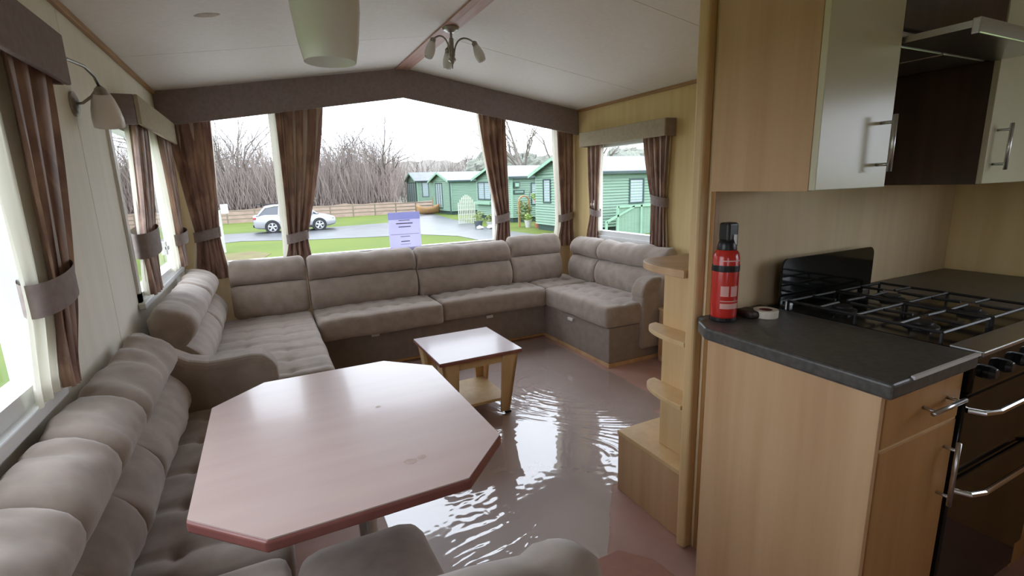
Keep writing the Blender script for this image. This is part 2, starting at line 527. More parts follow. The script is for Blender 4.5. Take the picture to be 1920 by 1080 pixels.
def window(num, axis, plane, out, rects, handle=None):
    """white frame in the hole, glass pane a little in from the outer face; axis is the wall's normal"""
    root = None
    for (a0, a1, z0, z1, z0t, z1t) in rects:
        f = .045
        m = MB()
        def pr(poly):
            m.prism(poly, axis, plane - .012 if out > 0 else plane + .012, plane + .055 * out)
        # side posts, sill, sloping head
        pr([(a0, z0), (a0 + f, z0), (a0 + f, z1), (a0, z1)])
        zb = z1t
        pr([(a1 - f, z0), (a1, z0), (a1, zb), (a1 - f, zb)])
        pr([(a0, z0), (a1, z0), (a1, z0 + f), (a0, z0 + f)])
        pr([(a0, z1 - f), (a1, zb - f), (a1, zb), (a0, z1)])
        if root is None:
            root = m.build('window_%d' % num, MT['upvc'])
            root['kind'] = 'structure'
        else:
            m.build('frame', MT['upvc'], root)
        g = MB()
        p0 = plane + .028 * out
        g.prism([(a0 + f * .8, z0 + f * .8), (a1 - f * .8, z0 + f * .8), (a1 - f * .8, zb - f * .8), (a0 + f * .8, z1 - f * .8)], axis, p0, p0 + .001)
        # one sheet only: a pane is thin
        gg = MB()
        n = 4
        gg.add(g.v[:n], [tuple(range(n))])
        gg.build('pane', MT['pane'], root)
        if handle:
            hy, hz = handle
            h = MB()
            if axis == 'x':
                xx = plane - .012 * out
                h.box(min(xx, xx - .03 * out), max(xx, xx - .03 * out), hy - .012, hy + .012, hz - .04, hz + .04)
                h.box(min(xx - .02 * out, xx - .035 * out), max(xx - .02 * out, xx - .035 * out), hy - .012, hy + .05, hz - .012, hz + .012)
            h.build('handle', MT['white_plastic'], root, bevel=.003)
    return root

rects = []
for a, b in HX:
    if a < XM < b:
        rects.append((a, XM, ZS, zroof(a) - DR, ZS, zroof(XM) - DR))
        rects.append((XM, b, ZS, zroof(XM) - DR, ZS, zroof(b) - DR))
    else:
        rects.append((a, b, ZS, zroof(a) - DR, ZS, zroof(b) - DR))
def window_front(num, rs):
    root = None
    f = .035
    y0, y1 = YF - .012, YF + .055
    lo, hi = rs[0][0], rs[-1][1]
    m = MB()
    m.prism([(lo, ZS), (lo + f, ZS), (lo + f, rs[0][3]), (lo, rs[0][3])], 'y', y0, y1)
    m.prism([(hi - f, ZS), (hi, ZS), (hi, rs[-1][5]), (hi - f, rs[-1][5])], 'y', y0, y1)
    m.prism([(lo, ZS), (hi, ZS), (hi, ZS + f), (lo, ZS + f)], 'y', y0, y1)
    for r in rs:
        m.prism([(r[0], r[3] - f), (r[1], r[5] - f), (r[1], r[5]), (r[0], r[3])], 'y', y0, y1)
    root = m.build('window_%d' % num, MT['upvc'])
    root['kind'] = 'structure'
    poly = [(lo + .03, ZS + .03), (hi - .03, ZS + .03)] + [(r[1] if r is not rs[-1] else hi - .03, r[5] - .03) for r in rs[::-1]] + [(lo + .03, rs[0][3] - .03)]
    g = MB()
    g.add([(p[0], YF + .03, p[1]) for p in poly], [tuple(range(len(poly)))])
    g.build('pane', MT['pane'], root)
window_front(1, rects[0:1])
window_front(2, rects[1:3])
window_front(3, rects[3:4])
window(4, 'x', XR, 1, [(3.08, 3.96, .86, 1.71, .86, 1.71)], handle=(3.92, 1.15))
window(5, 'x', XL, -1, [(2.84, 4.16, .86, 1.72, .86, 1.72)], handle=(3.55, 1.05))
window(6, 'x', XL, -1, [(.42, 1.70, .86, 1.74, .86, 1.74)])
window(7, 'x', XL, -1, [(-2.3, -1.2, .86, 1.72, .86, 1.72)])
window(8, 'x', XR, 1, [(-.85, .32, 1.0, 1.78, 1.0, 1.78)])
# inner sills
for k, (bx, mt) in enumerate((((XL, XL + .035, .40, 1.72, .825, .862), 'upvc'), ((XL, XL + .03, 2.82, 4.18, .83, .862), 'upvc'), ((XR - .03, XR, 3.06, 3.98, .80, .862), 'upvc'), ((XL, XR, YF - .04, YF, ZS - .035, ZS + .002), 'upvc'))):
    o = B(*bx).build('trim_%d' % (4 + k), MT[mt], bevel=.004)
    o['kind'] = 'structure'

# partition between lounge and kitchen, with its end post
pp = MB()
pp.prism([(1.30, 0), (XR, 0), (XR, ZE), (1.30, zroof(1.30))], 'y', 1.16, 1.20)
pw = pp.build('wall_partition', MT['wall'])
pw['kind'] = 'structure'
pp = MB()
pp.prism([(1.256, 0), (1.302, 0), (1.302, zroof(1.302)), (1.256, zroof(1.256))], 'y', 1.168, 1.208)
pp.build('end_post', MT['oak_pale'], pw, bevel=.012, bseg=3)
pp = MB()
pp.prism([(1.302, 0), (1.324, 0), (1.324, zroof(1.324)), (1.302, zroof(1.302))], 'y', 1.145, 1.162)
pp.build('cover_strip', MT['oak_dark'], pw, bevel=.003)

# ================================================================== PELMETS
def zpel(x):
    return zroof(x) - .232
p = MB()
for a, b in ((XL + .005, XM), (XM, XR - .005)):
    p.prism([(a, zpel(a)), (b, zpel(b)), (b, zroof(b) - .004), (a, zroof(a) - .004)], 'y', 4.232, 4.252)
pel = p.build('window_pelmet', MT['pelmet'], weld=True)
tag(pel, 'long dark taupe gabled pelmet across the end windows under the ridge', 'pelmet')
def side_pelmet(name, label, x_wall, x_face, y0, y1, z0, z1, m):
    root = thing(name, label, 'pelmet', (x_wall, (y0 + y1) / 2, z0))
    s = 1 if x_face > x_wall else -1
    a = MB().box(min(x_face, x_face - .018 * s), max(x_face, x_face - .018 * s), y0, y1, z0, z1)
    a.build('front_board', m, root, bevel=.005)
    a = MB().box(min(x_wall, x_face - .018 * s), max(x_wall, x_face - .018 * s), y0, y0 + .018, z0, z1)
    a.build('end_board', MT['pelmet'], root, bevel=.003)
    a = MB().box(min(x_wall, x_face - .018 * s), max(x_wall, x_face - .018 * s), y1 - .018, y1, z0, z1)
    a.build('end_board', MT['pelmet'], root, bevel=.003)
    a = MB().box(min(x_wall, x_face - .018 * s), max(x_wall, x_face - .018 * s), y0 + .018, y1 - .018, z1 - .018, z1)
    a.build('top_board', m, root)
side_pelmet('window_pelmet', 'grey taupe pelmet box over the nearest left window, cut by the frame', XL, XL + .10, .30, 2.05, 1.70, 1.845, MT['pelmet'])
side_pelmet('window_pelmet', 'stone coloured pelmet box over the far left window, dark end towards us', XL, XL + .105, 3.05, 4.215, 1.70, 1.84, MT['pelmet_light'])
side_pelmet('window_pelmet', 'stone coloured pelmet box above the small window on the right wall', XR, XR - .115, 2.93, 4.06, 1.685, 1.815, MT['pelmet_light'])

# ================================================================== CURTAINS
def sm(t):
    return t * t * (3 - 2 * t)
def curtain(label, axis, plane, nrm, top, waist, bot, zt, zw, zb, folds, amp, lin_top=None, lin_waist=None, lin_bot=None, group=None, tie_h=.075, tie_w=None, dirn=-1):
    """top / waist / bot: extents along the wall; nrm: sign of the room side; dirn unused"""
    c = (waist[0] + waist[1]) / 2
    loc = (c, plane, zb) if axis == 'y' else (plane, c, zb)
    root = thing('curtain', label, 'curtain', loc, group)
    def put(a, d, z):
        return (a, plane + nrm * d, z) if axis == 'y' else (plane + nrm * d, a, z)
    def ext(v, T, W, Bt):
        z = zt + (zb - zt) * v
        if z >= zw:
            k = (zt - z) / (zt - zw)
            k = k ** 1.35
            return [T[i] + (W[i] - T[i]) * k for i in (0, 1)], z, k
        k = sm((zw - z) / (zw - zb)) if zw > zb else 0
        return [W[i] + (Bt[i] - W[i]) * k for i in (0, 1)], z, 1 - k
    def surf(T, W, Bt, off, am, ph):
        def fn(s, v):
            (a0, a1), z, k = ext(v, T, W, Bt)
            a = a0 + (a1 - a0) * s
            wv = math.sin(2 * PI * folds * s + ph + .8 * math.sin(3 * v + ph))
            wv2 = math.sin(2 * PI * folds * 2.3 * s + 1.3 * ph + 2 * v)
            am2 = am * (1 - .35 * k)
            d = off + am2 * wv + am2 * .35 * wv2
            return put(a + .006 * wv2, d, z)
        return fn
    MB().grid(surf(top, waist, bot, .0, amp, .3), max(28, folds * 10), 36).build('fabric', MT['curtain'], root, smooth=True)
    MB().grid(surf(lin_top or top, lin_waist or waist, lin_bot or bot, -.022, amp * .7, 1.7), max(20, folds * 6), 24).build('lining', MT['lining'], root, smooth=True)
    tw = tie_w or waist
    tb = MB()
    hw = (tw[1] - tw[0]) / 2 + .012
    cc = (tw[0] + tw[1]) / 2
    def band(s, v):
        t = 2 * PI * s
        z = zw + (v - .5) * tie_h + .018 * math.cos(t)
        return put(cc + hw * math.cos(t), -.01 + (amp + .034) * math.sin(t), z)
    tb.grid(band, 28, 2)
    tb.build('tieback', MT['tie'], root, smooth=True)
    return root

YC = 4.325
curtain('bronze curtain in the left corner of the end windows, tied back', 'y', YC, -1, (-.545, -.262), (-.47, -.315), (-.50, -.29), 1.97, 1.06, .72, 3, .022, lin_bot=(-.52, -.27))
curtain('bronze curtain hanging over the left post of the end windows, behind the car', 'y', YC, -1, (.165, .515), (.155, .30), (.10, .325), 2.06, 1.0, .72, 4, .024, lin_top=(.115, .50), lin_waist=(.115, .28), lin_bot=(.10, .30))
curtain('bronze curtain over the right post of the end windows, before the green lodges', 'y', YC, -1, (1.835, 2.10), (1.995, 2.125), (1.955, 2.135), 2.02, 1.05, .72, 4, .022)
curtain('bronze curtain in the right corner of the end windows', 'y', YC, -1, (2.665, 2.862), (2.71, 2.85), (2.665, 2.86), 1.92, 1.02, .72, 3, .022, lin_top=(2.63, 2.85), lin_waist=(2.66, 2.83), lin_bot=(2.63, 2.84))
XC = XR - .04
curtain('narrow bronze curtain left of the small right wall window', 'x', XC, -1, (3.80, 4.02), (3.86, 3.97), (3.85, 4.03), 1.79, 1.08, .80, 3, .015, tie_h=.06)
curtain('bronze curtain right of the small right wall window, darker tieback', 'x', XC, -1, (2.96, 3.24), (2.985, 3.13), (2.96, 3.14), 1.79, 1.2, .76, 4, .017)
XC = XL + .05
XG = XL + .055
curtain('dark bronze curtain by the nearest left window, white lining showing below', 'x', XG, 1, (1.70, 2.025), (1.70, 1.845), (1.66, 1.72), 1.80, 1.13, .86, 3, .014, lin_top=(1.54, 1.95), lin_waist=(1.575, 1.80), lin_bot=(1.52, 1.70), tie_h=.085, tie_w=(1.60, 1.83))
curtain('bronze curtain at the near side of the far left window, dark tieback', 'x', XC, 1, (3.10, 3.42), (2.90, 3.18), (2.88, 3.14), 1.80, 1.14, .885, 4, .020, lin_top=(3.11, 3.46), lin_waist=(2.95, 3.2), tie_h=.12)
curtain('bronze curtain at the far side of the far left window, next to the corner', 'x', XC, 1, (3.86, 4.19), (3.95, 4.17), (3.9, 4.18), 1.80, 1.08, .885, 4, .022, lin_top=(3.62, 4.15), lin_waist=(3.78, 4.12), lin_bot=(3.7, 4.15))

# ================================================================== SOFAS
def nz3(p, s, seed=0.0):
    return mnoise.noise(Vector((p[0] * s + seed, p[1] * s - seed, p[2] * s + 2 * seed)))

def back_profile(T, H, zs, bulge=1.0):
    """closed outline (t, z): t grows away from the sitter; seam at zs, roll above it"""
    pts = []
    for i in range(9):                      # lower front, bulging
        z = .0 + zs * i / 8
        pts.append((.045 - .05 * bulge * math.sin(PI * (i / 8)) ** .7, z))
    pts.append((.052, zs + .004))           # the crease
    hh = H - zs
    for i in range(1, 13):                  # upper roll front, over the top, to the back
        a = -PI / 2 + (PI) * i / 12 * 1.0
        t = .05 + T * .46 - (T * .46 + .045 * bulge) * math.cos(a)
        z = zs + hh / 2 + (hh / 2) * math.sin(a)
        pts.append((t, z))
    pts.append((T * .85, H - .015))
    pts.append((T, H - .06))
    pts.append((T, H * .5))
    pts.append((T, 0.03))
    pts.append((T - .03, 0))
    return pts

def loft(mb, L, prof, Mx, rend=.06, n=34, wob=.006, seed=0.0, creases=()):
    folds = .55 * wob
    ct = sum(p[0] for p in prof) / len(prof)
    cz = sum(p[1] for p in prof) / len(prof)
    us = []
    for i in range(7):
        us.append(rend * (1 - math.cos(PI / 2 * i / 6)))
    k = max(4, n - 14)
    mid = [rend + (L - 2 * rend) * i / k for i in range(1, k)]
    us = us + mid + [L - u for u in us[::-1]]
    N = len(prof)
    vs, fs = [], []
    for u in us:
        e = min(u, L - u)
        q = max(0.0, (rend - e) / rend)
        ins = rend * (1 - math.sqrt(max(0, 1 - q * q)))
        for (t, z) in prof:
            d = Vector((ct - t, cz - z))
            l = d.length
            f = min(ins, l * .85) / l
            tt, zz = t + d.x * f, z + d.y * f
            cr_ = 0.0
            for (cu, cw, cd) in creases:
                cr_ += cd * math.exp(-((u - cu) / cw) ** 2)
            fo = (1 - abs(mnoise.noise(Vector((u * 9 + zz * 3 + seed, zz * 3.0 + tt * 3, seed))))) ** 4
            dn = wob * (nz3((u, tt, zz), 5, seed) + .6 * nz3((u, tt, zz), 13, seed + 3)) + cr_ + folds * fo
            tt += d.x / l * dn * (1 - q)
            zz += d.y / l * dn * (1 - q)
            vs.append(Mx @ Vector((u, tt, zz)))
    for i in range(len(us) - 1):
        for j in range(N):
            fs.append((i * N + j, i * N + (j + 1) % N, (i + 1) * N + (j + 1) % N, (i + 1) * N + j))
    fs.append(tuple(range(N)))
    fs.append(tuple(range((len(us) - 1) * N, len(us) * N))[::-1])
    mb.add(vs, fs)
    return mb

def frame(o, u, t, lean=0.0):
    """u: cushion's length direction, t: direction from sitter to wall"""
    u = Vector(u).normalized()
    t = Vector(t).normalized()
    z = Vector((0, 0, 1))
    z2 = (z + t * math.tan(lean)).normalized()
    Mx = Matrix((u, t, z2)).transposed().to_4x4()
    Mx.translation = o
    return Mx

def seat_disp(x0, x1, y0, y1, z1, along, rows, cols, depth=.017, seed=0.0, lines=0):
    """button dents with small pulls on the top face; optional stitched channels"""
    def f(p, n):
        d = Vector((0, 0, 0))
        if n.z > .5:
            a = (p.x - x0) / (x1 - x0)
            b = (p.y - y0) / (y1 - y0)
            if along == 'y':
                a, b = b, a
            puff = .012 * math.sin(PI * min(max(a, 0), 1)) * math.sin(PI * min(max(b, 0), 1))
            dz = puff
            for i in range(cols):
                for j in range(rows):
                    ca, cb = (i + .5) / cols, (j + 1) / (rows + 1)
                    La = (x1 - x0) if along == 'x' else (y1 - y0)
                    Lb = (y1 - y0) if along == 'x' else (x1 - x0)
                    da, db = (a - ca) * La, (b - cb) * Lb
                    dz -= depth * (math.exp(-(da / .05) ** 2 - (db / .02) ** 2) + .45 * math.exp(-(da / .018) ** 2 - (db / .075) ** 2))
            for j in range(lines):
                ca = (j + .5) / lines
                La = (x1 - x0) if along == 'x' else (y1 - y0)
                dz -= .007 * math.exp(-(((a - ca) * La) / .014) ** 2)
            dz += .006 * nz3(p, 6, seed)
            d.z += dz * n.z
        else:
            d += n * (.006 * nz3(p, 5, seed + 5))
        return d
    return f

def seat(root, x0, x1, y0, y1, z0, z1, along='x', rows=2, cols=7, seed=0.0, r=.035, lines=0, seg=None, m=None, depth=.017):
    sx = seg or (max(8, int((x1 - x0) / .022)), max(8, int((y1 - y0) / .022)), 4)
    MB().rbox(x0, x1, y0, y1, z0, z1, r, sx, seat_disp(x0, x1, y0, y1, z1, along, rows, cols, depth, seed, lines)).build('seat_cushion', m or MT['sofa'], root, smooth=True, weld=True)

sofa = thing('sofa', 'large U-shaped taupe sofa wrapped around the end windows behind the coffee table', 'sofa', (1.15, 3.8, 0))
# bases
b = MB()
b.box(.20, 2.17, 3.74, 4.35, .012, .30)
b.build('base', MT['sofa_base'], sofa, bevel=.006)
B(.20, 2.17, 3.73, 3.742, .012, .03).build('kick_strip', MT['oak_dark'], sofa)
b = MB()
b.box(-.565, .205, 2.46, 4.35, .0, .30)
b.build('base', MT['sofa_base'], sofa, bevel=.006)
b = MB()
b.box(2.165, 2.855, 2.80, 4.35, .03, .30)
b.build('base', MT['sofa_base'], sofa, bevel=.006)
B(2.158, 2.855, 2.793, 4.3, 0, .03).build('kick_strip', MT['oak'], sofa, bevel=.003)
# seats: left leg, front run (two), right corner, right leg
seat(sofa, -.40, .245, 2.58, 4.05, .30, .455, 'y', 2, 8, 1.0, lines=8, depth=.010)
seat(sofa, .255, 1.175, 3.585, 4.12, .30, .465, 'x', 2, 7, 2.0)
seat(sofa, 1.182, 2.145, 3.65, 4.12, .30, .465, 'x', 2, 7, 3.0)
seat(sofa, 2.152, 2.68, 3.71, 4.2, .30, .462, 'x', 2, 4, 4.0)
seat(sofa, 2.135, 2.70, 2.79, 3.70, .30, .462, 'y', 2, 6, 5.0)
# backs on the front run
P1 = back_profile(.17, .42, .235)
for i, (xa, xb, zz) in enumerate(((-.275, .238, .455), (.252, 1.09, .447), (1.10, 1.972, .442), (1.982, 2.52, .462))):
    cr = [] if i in (0, 3) else [((xb - xa) * k, .05, .006) for k in (.3, .55, .8)]
    prof = back_profile(.17, .425 if i != 3 else .43, .235, 1.0 if i in (1, 2) else .55)
    loft(MB(), xb - xa, prof, frame((xa, 3.95, zz), (1, 0, 0), (0, 1, 0), .10), .045, 44, .009, i * 2.1, cr).build('back_cushion', MT['sofa'], sofa, smooth=True, weld=True)
# backs on the right leg
for i, (ya, yb) in enumerate(((3.61, 4.03), (2.74, 3.60))):
    cr = [] if i == 0 else [((yb - ya) * k, .04, .009) for k in (.25, .5, .75)]
    loft(MB(), yb - ya, back_profile(.17, .42, .235), frame((2.588, yb, .435), (0, -1, 0), (1, 0, 0), .07), .05, 40, .010, 9 + i, cr).build('back_cushion', MT['sofa'], sofa, smooth=True, weld=True)
# backs on the left leg
for i, (ya, yb) in enumerate(((2.64, 3.44), (3.45, 4.06))):
    cr = [((yb - ya) * k, .05, .009) for k in (.3, .7)]
    loft(MB(), yb - ya, back_profile(.19, .41, .215, 1.3), frame((-.318, ya, .45), (0, 1, 0), (-1, 0, 0), .08), .06, 44, .013, 14 + i, cr).build('back_cushion', MT['sofa'], sofa, smooth=True, weld=True)
# arms
def arm_right():
    pts = [(2.45, .10), (2.45, .50)]
    for i in range(9):
        a = PI - PI / 2 * i / 8
        pts.append((2.57 + .13 * math.cos(a), .52 + .125 * math.sin(a)))
    pts += [(2.72, .643), (2.858, .636), (2.858, .10)]
    return pts
a = MB().prism(arm_right(), 'y', 2.765, 2.905)
a.build('arm', MT['sofa'], sofa, smooth=False, bevel=.022, bseg=3)
def arm_left():
    top = [(-.565, .80), (-.52, .79), (-.47, .752), (-.42, .705), (-.36, .665), (-.29, .645), (-.2, .645), (-.13, .65), (-.08, .642), (-.045, .618), (-.025, .575), (-.022, .52), (-.03, .45)]
    return [(-.565, .30)] + [(-.03, .30)] + top[::-1]
a = MB().prism(arm_left(), 'y', 2.40, 2.54)
a.build('arm', MT['sofa'], sofa, smooth=False, bevel=.028, bseg=3)
# small white pull tabs on the drawers under the seats
for (x, y, z, ax) in ((.66, 3.736, .262, 'y'), (1.62, 3.736, .265, 'y'), (2.160, 3.30, .262, 'x')):
    if ax == 'y':
        B(x - .03, x + .03, y - .012, y + .006, z - .012, z + .012).build('pull_tab', MT['white_plastic'], sofa, bevel=.003, label='small white pull tab')
    else:
        B(x - .012, x + .006, y - .035, y + .035, z - .012, z + .012).build('pull_tab', MT['white_plastic'], sofa, bevel=.003, label='small white pull tab')

# dinette bench along the left wall, with a return towards us
din = thing('dinette_bench', 'L-shaped taupe dinette bench around the octagonal table along the left wall', 'bench', (-.2, 1.4, 0))
B(-.565, -.08, .45, 2.395, 0, .30).build('base', MT['sofa_base'], din, bevel=.006)
B(-.08, .27, .45, 1.24, 0, .30).build('base', MT['sofa_base'], din, bevel=.006)
seat(din, -.44, -.035, 1.29, 2.395, .30, .45, 'y', 2, 5, 21.0, lines=5)
seat(din, -.44, -.045, .66, 1.28, .30, .45, 'y', 2, 3, 22.0, lines=5, r=.04)
seat(din, -.04, .305, .66, 1.275, .30, .45, 'y', 1, 1, 23.0, r=.07, depth=.0)
for i, (ya, yb) in enumerate(((1.722, 2.36), (1.44, 1.725), (1.155, 1.443), (.84, 1.158), (.50, .843))):
    loft(MB(), yb - ya, back_profile(.172, .385, .19, 1.35), frame((-.372, ya, .44), (0, 1, 0), (-1, 0, 0), .06), .048, 40, .017, 30 + i * 3, [((yb - ya) * .5, .05, .006)]).build('back_cushion', MT['sofa'], din, smooth=True, weld=True)
loft(MB(), .92, back_profile(.16, .395, .20, 1.0), frame((.405, .655, .44), (-1, 0, 0), (0, -1, 0), .03), .075, 40, .011, 41, [(.10, .012, .008)]).build('back_cushion', MT['sofa'], din, smooth=True, weld=True)

# ================================================================== TABLES
dt = thing('dining_table', 'large octagonal pinkish wood dining table with reddish edge', 'table', (.14, 1.38, 0))
tx0, tx1, ty0, ty1, tc_ = -.214, .491, .94, 1.82, .145
octo = [(tx0 + tc_, ty0), (tx1 - tc_, ty0), (tx1, ty0 + tc_), (tx1, ty1 - tc_), (tx1 - tc_, ty1), (tx0 + tc_, ty1), (tx0, ty1 - tc_), (tx0, ty0 + tc_)]
def inset(poly, d):
    cx = sum(p[0] for p in poly) / len(poly)
    cy = sum(p[1] for p in poly) / len(poly)
    return [(x - d * (1 if x > cx else -1), y - d * (1 if y > cy else -1)) for x, y in poly]
MB().prism(octo, 'z', .690, .7165).build('edge_band', MT['table_edge'], dt, bevel=.006, bseg=3)
MB().prism(inset(octo, .003), 'z', .7163, .7195).build('table_top', MT['table'], dt)
for yy in (1.52,):
    leg = MB().lathe([(.03, .02), (.03, .69)], (.19, yy, 0), 20)
    leg.build('pedestal', MT['chrome'], dt, smooth=False, label='chrome pedestal leg')
    MB().lathe([(.15, .009), (.15, .016), (.05, .03), (.03, .034)], (.19, yy, 0), 28).build('foot_plate', MT['chrome'], dt)

MT['mark'] = mat('worn_table_mark', lin(176, 146, 132), .4, lin(196, 168, 156), 40)
for k, (sx_, sy_, r_) in enumerate(((.245, 1.075, .012), (.275, 1.08, .009), (.24, 1.42, .006))):
    stain(dt, MT['mark'], sx_, sy_, r_ * 1.4, r_, lambda x: .7199, 3.0 + k)

ct = thing('coffee_table', 'small low coffee table with grey-pink top and splayed pale wood legs', 'table', (1.01, 2.71, 0))
cx0, cx1, cy0, cy1 = .755, 1.264, 2.446, 2.971
B(cx0, cx1, cy0, cy1, .398, .4165).build('edge_band', MT['table_edge'], ct, bevel=.005)
B(cx0 + .002, cx1 - .002, cy0 + .002, cy1 - .002, .4163, .420).build('table_top', MT['ctable'], ct)
mcx, mcy = (cx0 + cx1) / 2, (cy0 + cy1) / 2
for sx in (-1, 1):
    for sy in (-1, 1):
        # L-shaped tapered leg: two boards meeting at the corner, narrower at the foot and leaning in
        X = mcx + sx * .235
        Y = mcy + sy * .243
        lg = MB()
        def tap(ax):
            wt, wbm = .10, .055
            lean = .045
            if ax == 'x':
                ptsT = [(X, Y), (X - sx * wt, Y), (X - sx * wt, Y - sy * .018), (X, Y - sy * .018)]
                ptsB = [(X - sx * lean, Y - sy * lean), (X - sx * (lean + wbm), Y - sy * lean), (X - sx * (lean + wbm), Y - sy * (lean + .018)), (X - sx * lean, Y - sy * (lean + .018))]
            else:
                ptsT = [(X, Y), (X, Y - sy * wt), (X - sx * .018, Y - sy * wt), (X - sx * .018, Y)]
                ptsB = [(X - sx * lean, Y - sy * lean), (X - sx * lean, Y - sy * (lean + wbm)), (X - sx * (lean + .018), Y - sy * (lean + wbm)), (X - sx * (lean + .018), Y - sy * lean)]
            vs = [(p[0], p[1], .02) for p in ptsB] + [(p[0], p[1], .398) for p in ptsT]
            lg.add(vs, [(0, 1, 2, 3), (4, 5, 6, 7)] + [(i, (i + 1) % 4, 4 + (i + 1) % 4, 4 + i) for i in range(4)])
        tap('x')
        tap('y')
        lgo = lg.build('leg', MT['oak_pale'], ct)
        B(X - sx * .055 - .016, X - sx * .055 + .016, Y - sy * .055 - .016, Y - sy * .055 + .016, .007, .02).build('foot', MT['black'], lgo)
B(mcx - .185, mcx + .185, mcy - .19, mcy + .19, .09, .108).build('shelf', MT['oak_pale'], ct, bevel=.003)
for yy in (mcy - .222, mcy + .204):
    B(mcx - .15, mcx + .15, yy, yy + .018, .345, .398).build('apron', MT['oak_pale'], ct)

# ================================================================== CORNER SHELF UNIT behind the partition post
su = thing('shelf_unit', 'pale wood corner unit with rounded shelves on a low plinth box beside the partition post', 'shelf unit', (1.6, 1.4, 0))
B(1.287, 1.95, 1.222, 1.592, 0, .2695).build('plinth_box', MT['oak'], su, bevel=.003)
B(1.284, 1.953, 1.218, 1.595, .2695, .287).build('plinth_top', MT['oak_pale'], su, bevel=.002)
B(1.365, 1.95, 1.215, 1.425, .287, 1.03).build('cabinet_body', MT['oak_pale'], su, bevel=.003)
def dshelf(x_in, x_out, y0, ys, y1, z0, z1, extra):
    """shelf with a straight side along the post and one rounded far corner"""
    pts = [(x_in, y0), (x_out, y0)]
    n = 12
    for i in range(n + 1):
        a = PI / 2 * i / n
        pts.append((x_in - .01 - (x_in - .01 - x_out) * math.cos(a) ** .9, ys + (y1 - ys) * math.sin(a)))
    pts.append((x_in, y1))
    if extra:
        pts += [(1.96, y1), (1.96, y0)]
    return MB().prism(pts, 'z', z0, z1)
dshelf(1.37, 1.247, 1.212, 1.30, 1.50, 1.03, 1.058, True).build('top_shelf', MT['oak'], su, bevel=.003)
dshelf(1.366, 1.262, 1.212, 1.27, 1.465, .782, .800, False).build('shelf', MT['oak_pale'], su, bevel=.002)
dshelf(1.366, 1.258, 1.212, 1.27, 1.465, .545, .563, False).build('shelf', MT['oak_pale'], su, bevel=.002)

bc = thing('side_cabinet', 'low wooden cabinet on the floor between the sofa arm and the shelf unit', 'cabinet', (2.72, 2.6, 0))
B(2.585, 2.865, 2.42, 2.74, .0, .40).build('body', MT['oak'], bc, bevel=.004)
B(2.580, 2.868, 2.415, 2.745, .40, .418).build('top', MT['oak'], bc, bevel=.003)
B(2.577, 2.586, 2.44, 2.72, .05, .22).build('door', MT['oak_dark'], bc, bevel=.002)

# ================================================================== KITCHEN
def bar_handle(parent, p0, p1, out, stand, r=.006):
    """bar between p0 and p1 held off the face by stand along out"""
    p0, p1, out = Vector(p0), Vector(p1), Vector(out)
    d = (p1 - p0)
    h = MB().tube([p0 + out * stand, p1 + out * stand], r, 12)
    h.tube([p0 + d * .13, p0 + d * .13 + out * stand], r * .75, 8)
    h.tube([p0 + d * .87, p0 + d * .87 + out * stand], r * .75, 8)
    return h.build('handle', MT['steel'], parent, smooth=True)

bk = thing('base_cabinet', 'light oak kitchen base unit with drawer and door left of the cooker', 'cabinet', (1.39, .86, 0))
B(1.205, 1.567, .575, 1.05, .09, .868).build('body', MT['oak_dark'], bk)
B(1.19, 1.206, .556, 1.046, .0, .869).build('side_panel', MT['oak'], bk, bevel=.001)
B(1.21, 1.567, .60, .618, 0, .09).build('plinth', MT['oak_dark'], bk)
dr = B(1.212, 1.565, .556, .574, .732, .862).build('drawer', MT['oak_dark'], bk, bevel=.002)
bar_handle(dr, (1.36, .556, .80), (1.515, .556, .80), (0, -1, 0), .03)
do = B(1.212, 1.565, .556, .574, .10, .724).build('door', MT['oak_dark'], bk, bevel=.002)
bar_handle(do, (1.52, .556, .50), (1.52, .556, .68), (0, -1, 0), .03)
B(1.212, 1.565, .5585, .574, .7245, .7315).build('joint_strip', MT['oak_pale'], bk)

wt = thing('worktop', 'charcoal grey laminate worktop around the cooker with the extinguisher on it', 'worktop', (1.5, .9, .87))
MB().prism([(1.180, .533), (1.572, .533), (1.572, 1.158), (1.262, 1.158), (1.262, 1.128), (1.222, 1.118), (1.180, 1.052)], 'z', .870, .910).build('slab', MT['worktop'], wt, bevel=.008, bseg=3)
wp = MB().prism([(2.172, .533), (2.30, .533), (2.30, -1.0), (2.870, -1.0), (2.870, 1.158), (2.172, 1.158)], 'z', .870, .910)
wp.build('slab', MT['worktop'], wt, bevel=.006)
B(1.262, 1.571, .5305, .5385, .9045, .9125).build('edge_strip', MT['alu'], wt, label='bright metal edge strip')
rk = thing('base_cabinet', 'oak base unit under the worktop to the right of the cooker', 'cabinet', (2.55, .3, 0))
B(2.18, 2.865, .57, 1.155, .0, .868).build('body', MT['oak_dark'], rk)
B(2.32, 2.865, -.98, .57, .0, .868).build('body', MT['oak_dark'], rk)

